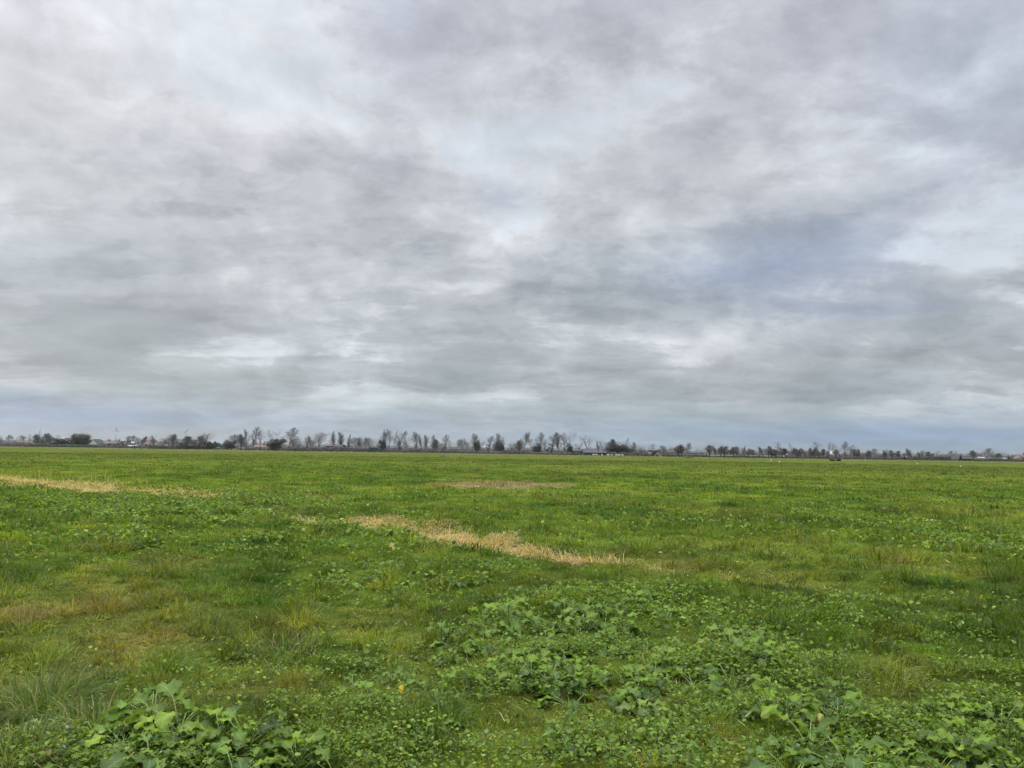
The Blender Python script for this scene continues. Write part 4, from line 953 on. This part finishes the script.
for px, dist, a, mt, l in ((832.5, 262, 3.3, M_COWR, 'red-brown cow lying in the grass before the right-hand tree row'), (839.3, 264, .4, pied_mat(), 'black-and-white cow lying just right of the red-brown cow')):
    o = skinned('cow', cv, ce, cr, mt); x, y = far_at(px, dist); o.location = (x, y, float(gh(np.array([x]), np.array([y]))[0])); o.rotation_euler = (0, 0, a); tag(o, l, 'cow', 'cattle resting before the right-hand row')
# white birds in the field
M_BIRD = plain('white_plumage', (.80, .80, .78), .8, .05, 5)
bv = [(0, 0, .34), (-.22, 0, .33), (-.42, 0, .30), (.16, 0, .40), (.24, 0, .56), (.22, 0, .72), (.26, 0, .80), (.36, 0, .77), (0, .07, .18), (.02, .07, .01), (0, -.07, .18), (.02, -.07, .01)]
be = [(0, 1), (1, 2), (0, 3), (3, 4), (4, 5), (5, 6), (6, 7), (0, 8), (8, 9), (0, 10), (10, 11)]
br_ = [.15, .12, .04, .10, .05, .04, .055, .02, .025, .018, .025, .018]
first = skinned('bird', bv, be, br_, M_BIRD)
for i, (px, py, a, s, l) in enumerate([(771, 461.3, .2, 1.3, 'white bird in the field before the right-hand tree row'), (779.5, 462.8, 1.9, 1.2, 'white bird slightly nearer, right of the first white bird'), (917.3, 464.8, 3.0, 1.2, 'white bird in the field below the tall green hedge'), (960.8, 467.0, .6, 1.0, 'white bird in the field farthest to the right')]):
    o = first if i == 0 else copy_tree(first); x, y = ground_at(px, py); o.location = (x, y, float(gh(np.array([x]), np.array([y]))[0])); o.rotation_euler = (0, 0, a); o.scale = (s * .48,) * 3; tag(o, l, 'bird', 'white birds in the field')
# low dark earth heaps in the field
M_EARTH = plain('dark_earth', (.040, .034, .024), .95, .3, 4, .5)
def heap(px, py, w, h, label, name='earth_heap'):
    x, y = ground_at(px, py); rn = random.Random(int(px)); m = MB(); n = 22; vs = [(0, 0, h)]; fs = []
    for j, (rr0, zz) in enumerate(((.35, .9), (.65, .6), (.9, .22), (1.05, -.1))):
        for k in range(n):
            t = 6.283 * k / n; q = rr0 * w / 2 * (1 + .18 * math.sin(t * 3 + j) + rn.uniform(-.1, .1)); vs.append((q * math.cos(t), q * .7 * math.sin(t), h * (zz + rn.uniform(-.12, .12))))
    for k in range(n): fs.append((0, 1 + k, 1 + (k + 1) % n))
    for j in range(3):
        for k in range(n): a_, b_ = 1 + j * n, 1 + (j + 1) * n; fs.append((a_ + k, b_ + k, b_ + (k + 1) % n, a_ + (k + 1) % n))
    m.add(vs, fs); o = m.build(name, M_EARTH, None, True); o.location = (x, y, float(gh(np.array([x]), np.array([y]))[0])); tag(o, label, name.replace('_', ' '), 'dark heaps in the field')
heap(443, 456.4, 2.4, .35, 'dark earth heap in the field below the ivy-clad spiky tree'); heap(460.5, 457.2, 1.2, .22, 'smaller dark heap right of the heap below the spiky tree'); heap(591.5, 462.5, .8, .16, 'small dark molehill in the field in front of the long shed')
heap(610, 461.2, .9, .15, 'small dark molehill in the field in front of the sheep'); heap(688.5, 457.9, 4.2, .8, 'dark overgrown mound below the spreading tree right of the cream cottage')

# ------------------------------------------------------------------ haze
m = MB(); m.box(-2900, 2900, -2900, 2900, -2.5, 80); hm, hnt, hout = new_mat('thin_haze')
hv = hnt.nodes.new('ShaderNodeVolumePrincipled'); hv.inputs['Color'].default_value = (.56, .64, .74, 1); hv.inputs['Density'].default_value = HAZE; hv.inputs['Anisotropy'].default_value = .2
hnt.links.new(hv.outputs[0], hout.inputs['Volume'])
tag(m.build('haze', hm), 'thin pale haze over the far meadow and tree line', 'haze', kind='stuff')
# ------------------------------------------------------------------ sky, sun
SUN_EL, SUN_AZ = 34, -35          # azimuth from +Y towards +X
w = bpy.data.worlds.new('World'); scene.world = w; w.use_nodes = True; nt = w.node_tree; nt.nodes.clear()
class S:
    def __init__(s, k): s.k = k
    def __add__(a, b): return mth('ADD', a, b)
    def __radd__(a, b): return mth('ADD', b, a)
    def __sub__(a, b): return mth('SUBTRACT', a, b)
    def __rsub__(a, b): return mth('SUBTRACT', b, a)
    def __mul__(a, b): return mth('MULTIPLY', a, b)
    def __rmul__(a, b): return mth('MULTIPLY', b, a)
    def __truediv__(a, b): return mth('DIVIDE', a, b)
def setin(sock, v):
    if isinstance(v, S): nt.links.new(v.k, sock)
    else: sock.default_value = v
def mth(op, a, b=None, c=None):
    n = nt.nodes.new('ShaderNodeMath'); n.operation = op
    for i, v in enumerate((a, b, c)):
        if v is not None: setin(n.inputs[i], v)
    return S(n.outputs[0])
def comb(x, y, z):
    n = nt.nodes.new('ShaderNodeCombineXYZ')
    for i, v in enumerate((x, y, z)): setin(n.inputs[i], v)
    return S(n.outputs[0])
def noise(vec, scale, det, rough=.5, dist=0.0, lac=2.0):
    n = nt.nodes.new('ShaderNodeTexNoise'); n.noise_dimensions = '3D'; nt.links.new(vec.k, n.inputs['Vector'])
    n.inputs['Scale'].default_value = scale; n.inputs['Detail'].default_value = det; n.inputs['Roughness'].default_value = rough; n.inputs['Distortion'].default_value = dist; n.inputs['Lacunarity'].default_value = lac
    return S(n.outputs['Fac'])
def smooth(x, a, b, lo=0.0, hi=1.0):
    n = nt.nodes.new('ShaderNodeMapRange'); n.interpolation_type = 'SMOOTHSTEP'; setin(n.inputs['Value'], x)
    for k, v in (('From Min', a), ('From Max', b), ('To Min', lo), ('To Max', hi)): n.inputs[k].default_value = v
    return S(n.outputs[0])
def mixc(f, a, b):
    n = nt.nodes.new('ShaderNodeMix'); n.data_type = 'RGBA'; setin(n.inputs['Factor'], f)
    for k, v in (('A', a), ('B', b)):
        if isinstance(v, S): nt.links.new(v.k, n.inputs[k])
        else: n.inputs[k].default_value = (*v, 1)
    return S(n.outputs['Result'])
def lin(r, g, b): return tuple(((c / 255 + .055) / 1.055) ** 2.4 for c in (r, g, b))
tc = nt.nodes.new('ShaderNodeTexCoord'); sep = nt.nodes.new('ShaderNodeSeparateXYZ'); nt.links.new(tc.outputs['Generated'], sep.inputs[0])
dx, dy, dz = (S(sep.outputs[i]) for i in range(3))
zc = mth('MAXIMUM', dz, 0.0)
den = zc + 0.17
U = dx / den; Vv = dy / den
ZENITH = 4.4
def angles(px, py):
    d = ray(px, py); return math.atan2(d.x, d.y), math.asin(d.z)
az = mth('ARCTAN2', dx, dy); el = mth('ARCSINE', dz)
Pv = comb(U, Vv, 0.0)
wx = noise(comb(U, Vv, 3.0), 1.1, 3, .55) - .5
wy = noise(comb(U, Vv, 9.0), 1.1, 3, .55) - .5
az_w = az + wx * .12; el_w = el + wy * .06
def blob(px, py, rx, ry, ang=0.0):
    a0, e0 = angles(px, py); ra = rx / F; re = ry / F
    a = (az_w - a0); e = (el_w - e0)
    if ang:
        c, s = math.cos(R(ang)), math.sin(R(ang)); a, e = a * c + e * s, e * c - a * s
    q = mth('POWER', a * (1 / ra), 2.0) + mth('POWER', e * (1 / re), 2.0)
    return mth('EXPONENT', q * -1.0)
def total(lst):
    t = None
    for (p, amt) in lst:
        k = blob(*p) * amt; t = k if t is None else t + k
    return t
# broad masses of the cloud deck, given as directions in the sky
THICK = total([((190, 185, 130, 45), .34), ((40, 120, 90, 90), .22), ((375, 285, 130, 32), .20), ((120, 265, 160, 34), .20), ((680, 300, 190, 34), .24), ((660, 165, 90, 40, 25), .24),
               ((830, 215, 120, 24), .22), ((930, 320, 150, 26), .26), ((440, 70, 60, 80), .18), ((390, 165, 50, 50), .16), ((60, 330, 130, 24), .10), ((750, 110, 170, 45, 30), .12), ((560, 385, 200, 16), .10),
               ((850, 380, 160, 20), .14), ((950, 190, 90, 22), .16), ((500, 330, 180, 18), .10),
               ((300, 60, 150, 70), -0.121), ((190, 40, 90, 50), -0.055), ((490, 165, 60, 60), -0.140), ((590, 110, 60, 60), -0.112), ((560, 30, 70, 50), -0.074), ((690, 40, 70, 50), -0.074), ((980, 265, 60, 22), -0.158), ((900, 60, 160, 70), -0.065),
               ((300, 200, 40, 20), -0.046), ((225, 365, 110, 9), -0.074), ((210, 225, 170, 10), -0.055), ((840, 285, 40, 14), -0.074), ((640, 340, 170, 9), -0.055), ((560, 225, 130, 16), -0.074), ((720, 385, 90, 7), -0.055)])
BLUE = total([((790, 262, 130, 36), .9), ((30, 408, 200, 16), 1.1), ((930, 436, 260, 16), .7), ((980, 90, 130, 110), .45), ((395, 15, 50, 60), .35), ((490, 192, 30, 18), .5), ((30, 15, 40, 40), .2), ((860, 305, 100, 10), .4), ((500, 432, 700, 14), .25)])
# fine structure: warped fractal on a flat deck seen in perspective, plus rounder billows
q1 = comb(U + wx * .60, Vv + wy * .60, 0.0)
base = noise(q1, 1.05, 6, .50, .1)
ul = comb(U + wx * .60 + .03, Vv + wy * .60 - .10, 0.0)
lit = noise(ul, 1.05, 3, .50, .1)
q2 = comb(az_w * 3.2, el_w * 5.0, 2.0)
bil = noise(q2, 2.6, 7, .64, .0)
relief = (base - lit) * .8
big = noise(comb(U * .8, Vv, 5.0), .42, 1, .5)
def voro(vec, scale):
    n = nt.nodes.new('ShaderNodeTexVoronoi'); n.feature = 'SMOOTH_F1'; n.inputs['Smoothness'].default_value = .55; n.inputs['Scale'].default_value = scale; nt.links.new(vec.k, n.inputs['Vector']); return S(n.outputs['Distance'])
nx = noise(comb(U, Vv, 21.0), 2.6, 5, .62) - .5; ny = noise(comb(U, Vv, 27.0), 2.6, 5, .62) - .5
cell = voro(comb(U * 1.0 + nx * .75 + wx * .5, Vv * 1.0 + ny * .75 + wy * .5, 0.0), 1.7)
cell_l = voro(comb(U * 1.0 + nx * .75 + wx * .5 + .02, Vv * 1.0 + ny * .75 + wy * .5 - .10, 0.0), 1.7)
relief = relief + (cell_l - cell) * .35
thick = (.42 - cell) * .88 + (base - .5) * .75 + (bil - .5) * 1.3 + (big - .5) * .30 + THICK * 1.3 + .53
# overlapping sheets of cloud with ragged, fairly crisp edges
sheet1 = smooth(noise(comb(U * .62 + nx * .28 + wx * .3, Vv * .95 + ny * .28 + wy * .3, 31.0), 1.25, 7, .60), .47, .57)
sheet2 = smooth(noise(comb(U * .75 + ny * .3, Vv * 1.25 + nx * .3, 37.0), 2.3, 6, .62), .48, .58)
thick = thick + (sheet1 - .5) * .22 + (sheet2 - .5) * .15 + smooth(el, .24, .03) * .20
thin = smooth(thick, .52, .18)
dark = smooth(thick, .44, .98)
C_WHITE, C_MID, C_DARK = lin(215, 218, 222), lin(197, 200, 204), lin(154, 160, 165)
c = mixc(thin, mixc(smooth(el, .34, .12), C_MID, lin(178, 183, 189)), C_WHITE); c = mixc(dark, c, C_DARK)
warm = smooth(noise(comb(U, Vv, 14.0), .7, 1, .5), .40, .62)
tnt = nt.nodes.new('ShaderNodeMix'); tnt.data_type = 'RGBA'; tnt.blend_type = 'MULTIPLY'; tnt.inputs['Factor'].default_value = 1
nt.links.new(c.k, tnt.inputs['A']); wm = mixc(warm, (.99, 1.015, 1.015), (1.01, .998, .985)); nt.links.new(wm.k, tnt.inputs['B']); c = S(tnt.outputs['Result'])
c = mixc(smooth(el, .20, .50) * .45, c, mixc(thin, lin(204, 203, 214), lin(226, 227, 236)))
bl = mth('MINIMUM', mth('MAXIMUM', BLUE, 0.0), 1.0)
c = mixc(bl * .62, c, lin(150, 168, 198))
gapw = smooth(thick, .30, .10) * .55
c = mixc(gapw, c, lin(214, 224, 234))
# towards the horizon the deck fades into pale blue-grey air
air = smooth(el, .10, .02)
c = mixc(air * .78, c, mixc(bl, lin(150, 168, 180), lin(126, 152, 184)))
# relief; unseen sky overhead is boosted well past natural to light the ground
fine = noise(comb(az_w * 5.0 + nx * .5, el_w * 7.2 + ny * .5, 4.0), 3.2, 6, .62)
gain = 1.0 + relief * 1.6 + (fine - .5) * .5
gain = mth('MINIMUM', mth('MAXIMUM', gain, .75), 1.35) * smooth(el, .60, 1.1, 1.0, ZENITH * 2 ** EXPO) * 2 ** -EXPO
vm = nt.nodes.new('ShaderNodeVectorMath'); vm.operation = 'SCALE'; nt.links.new(c.k, vm.inputs[0]); setin(vm.inputs['Scale'], gain * 10.0)
sky = nt.nodes.new('ShaderNodeTexSky'); sky.sky_type = 'NISHITA'; sky.sun_disc = False; sky.sun_elevation = R(SUN_EL); sky.sun_rotation = R(SUN_AZ)
fin = mixc(.94, S(sky.outputs[0]), S(vm.outputs[0]))
bg = nt.nodes.new('ShaderNodeBackground'); bg.inputs['Strength'].default_value = .1; nt.links.new(fin.k, bg.inputs['Color'])
wo = nt.nodes.new('ShaderNodeOutputWorld'); nt.links.new(bg.outputs[0], wo.inputs['Surface'])
w.cycles.sampling_method = 'MANUAL'; w.cycles.sample_map_resolution = 512
sd = bpy.data.lights.new('sun', 'SUN'); sd.energy = 1.5; sd.angle = R(40); sd.color = (1, .96, .9)
so = bpy.data.objects.new('sun', sd); COL.objects.link(so)
sv = Vector((math.cos(R(SUN_EL)) * math.sin(R(SUN_AZ)), math.cos(R(SUN_EL)) * math.cos(R(SUN_AZ)), math.sin(R(SUN_EL))))
so.rotation_euler = sv.to_track_quat('Z', 'Y').to_euler()
scene.view_settings.view_transform = 'Standard'; scene.view_settings.look = 'None'; scene.view_settings.exposure = EXPO; scene.view_settings.gamma = 1; scene.view_settings.use_curve_mapping = False
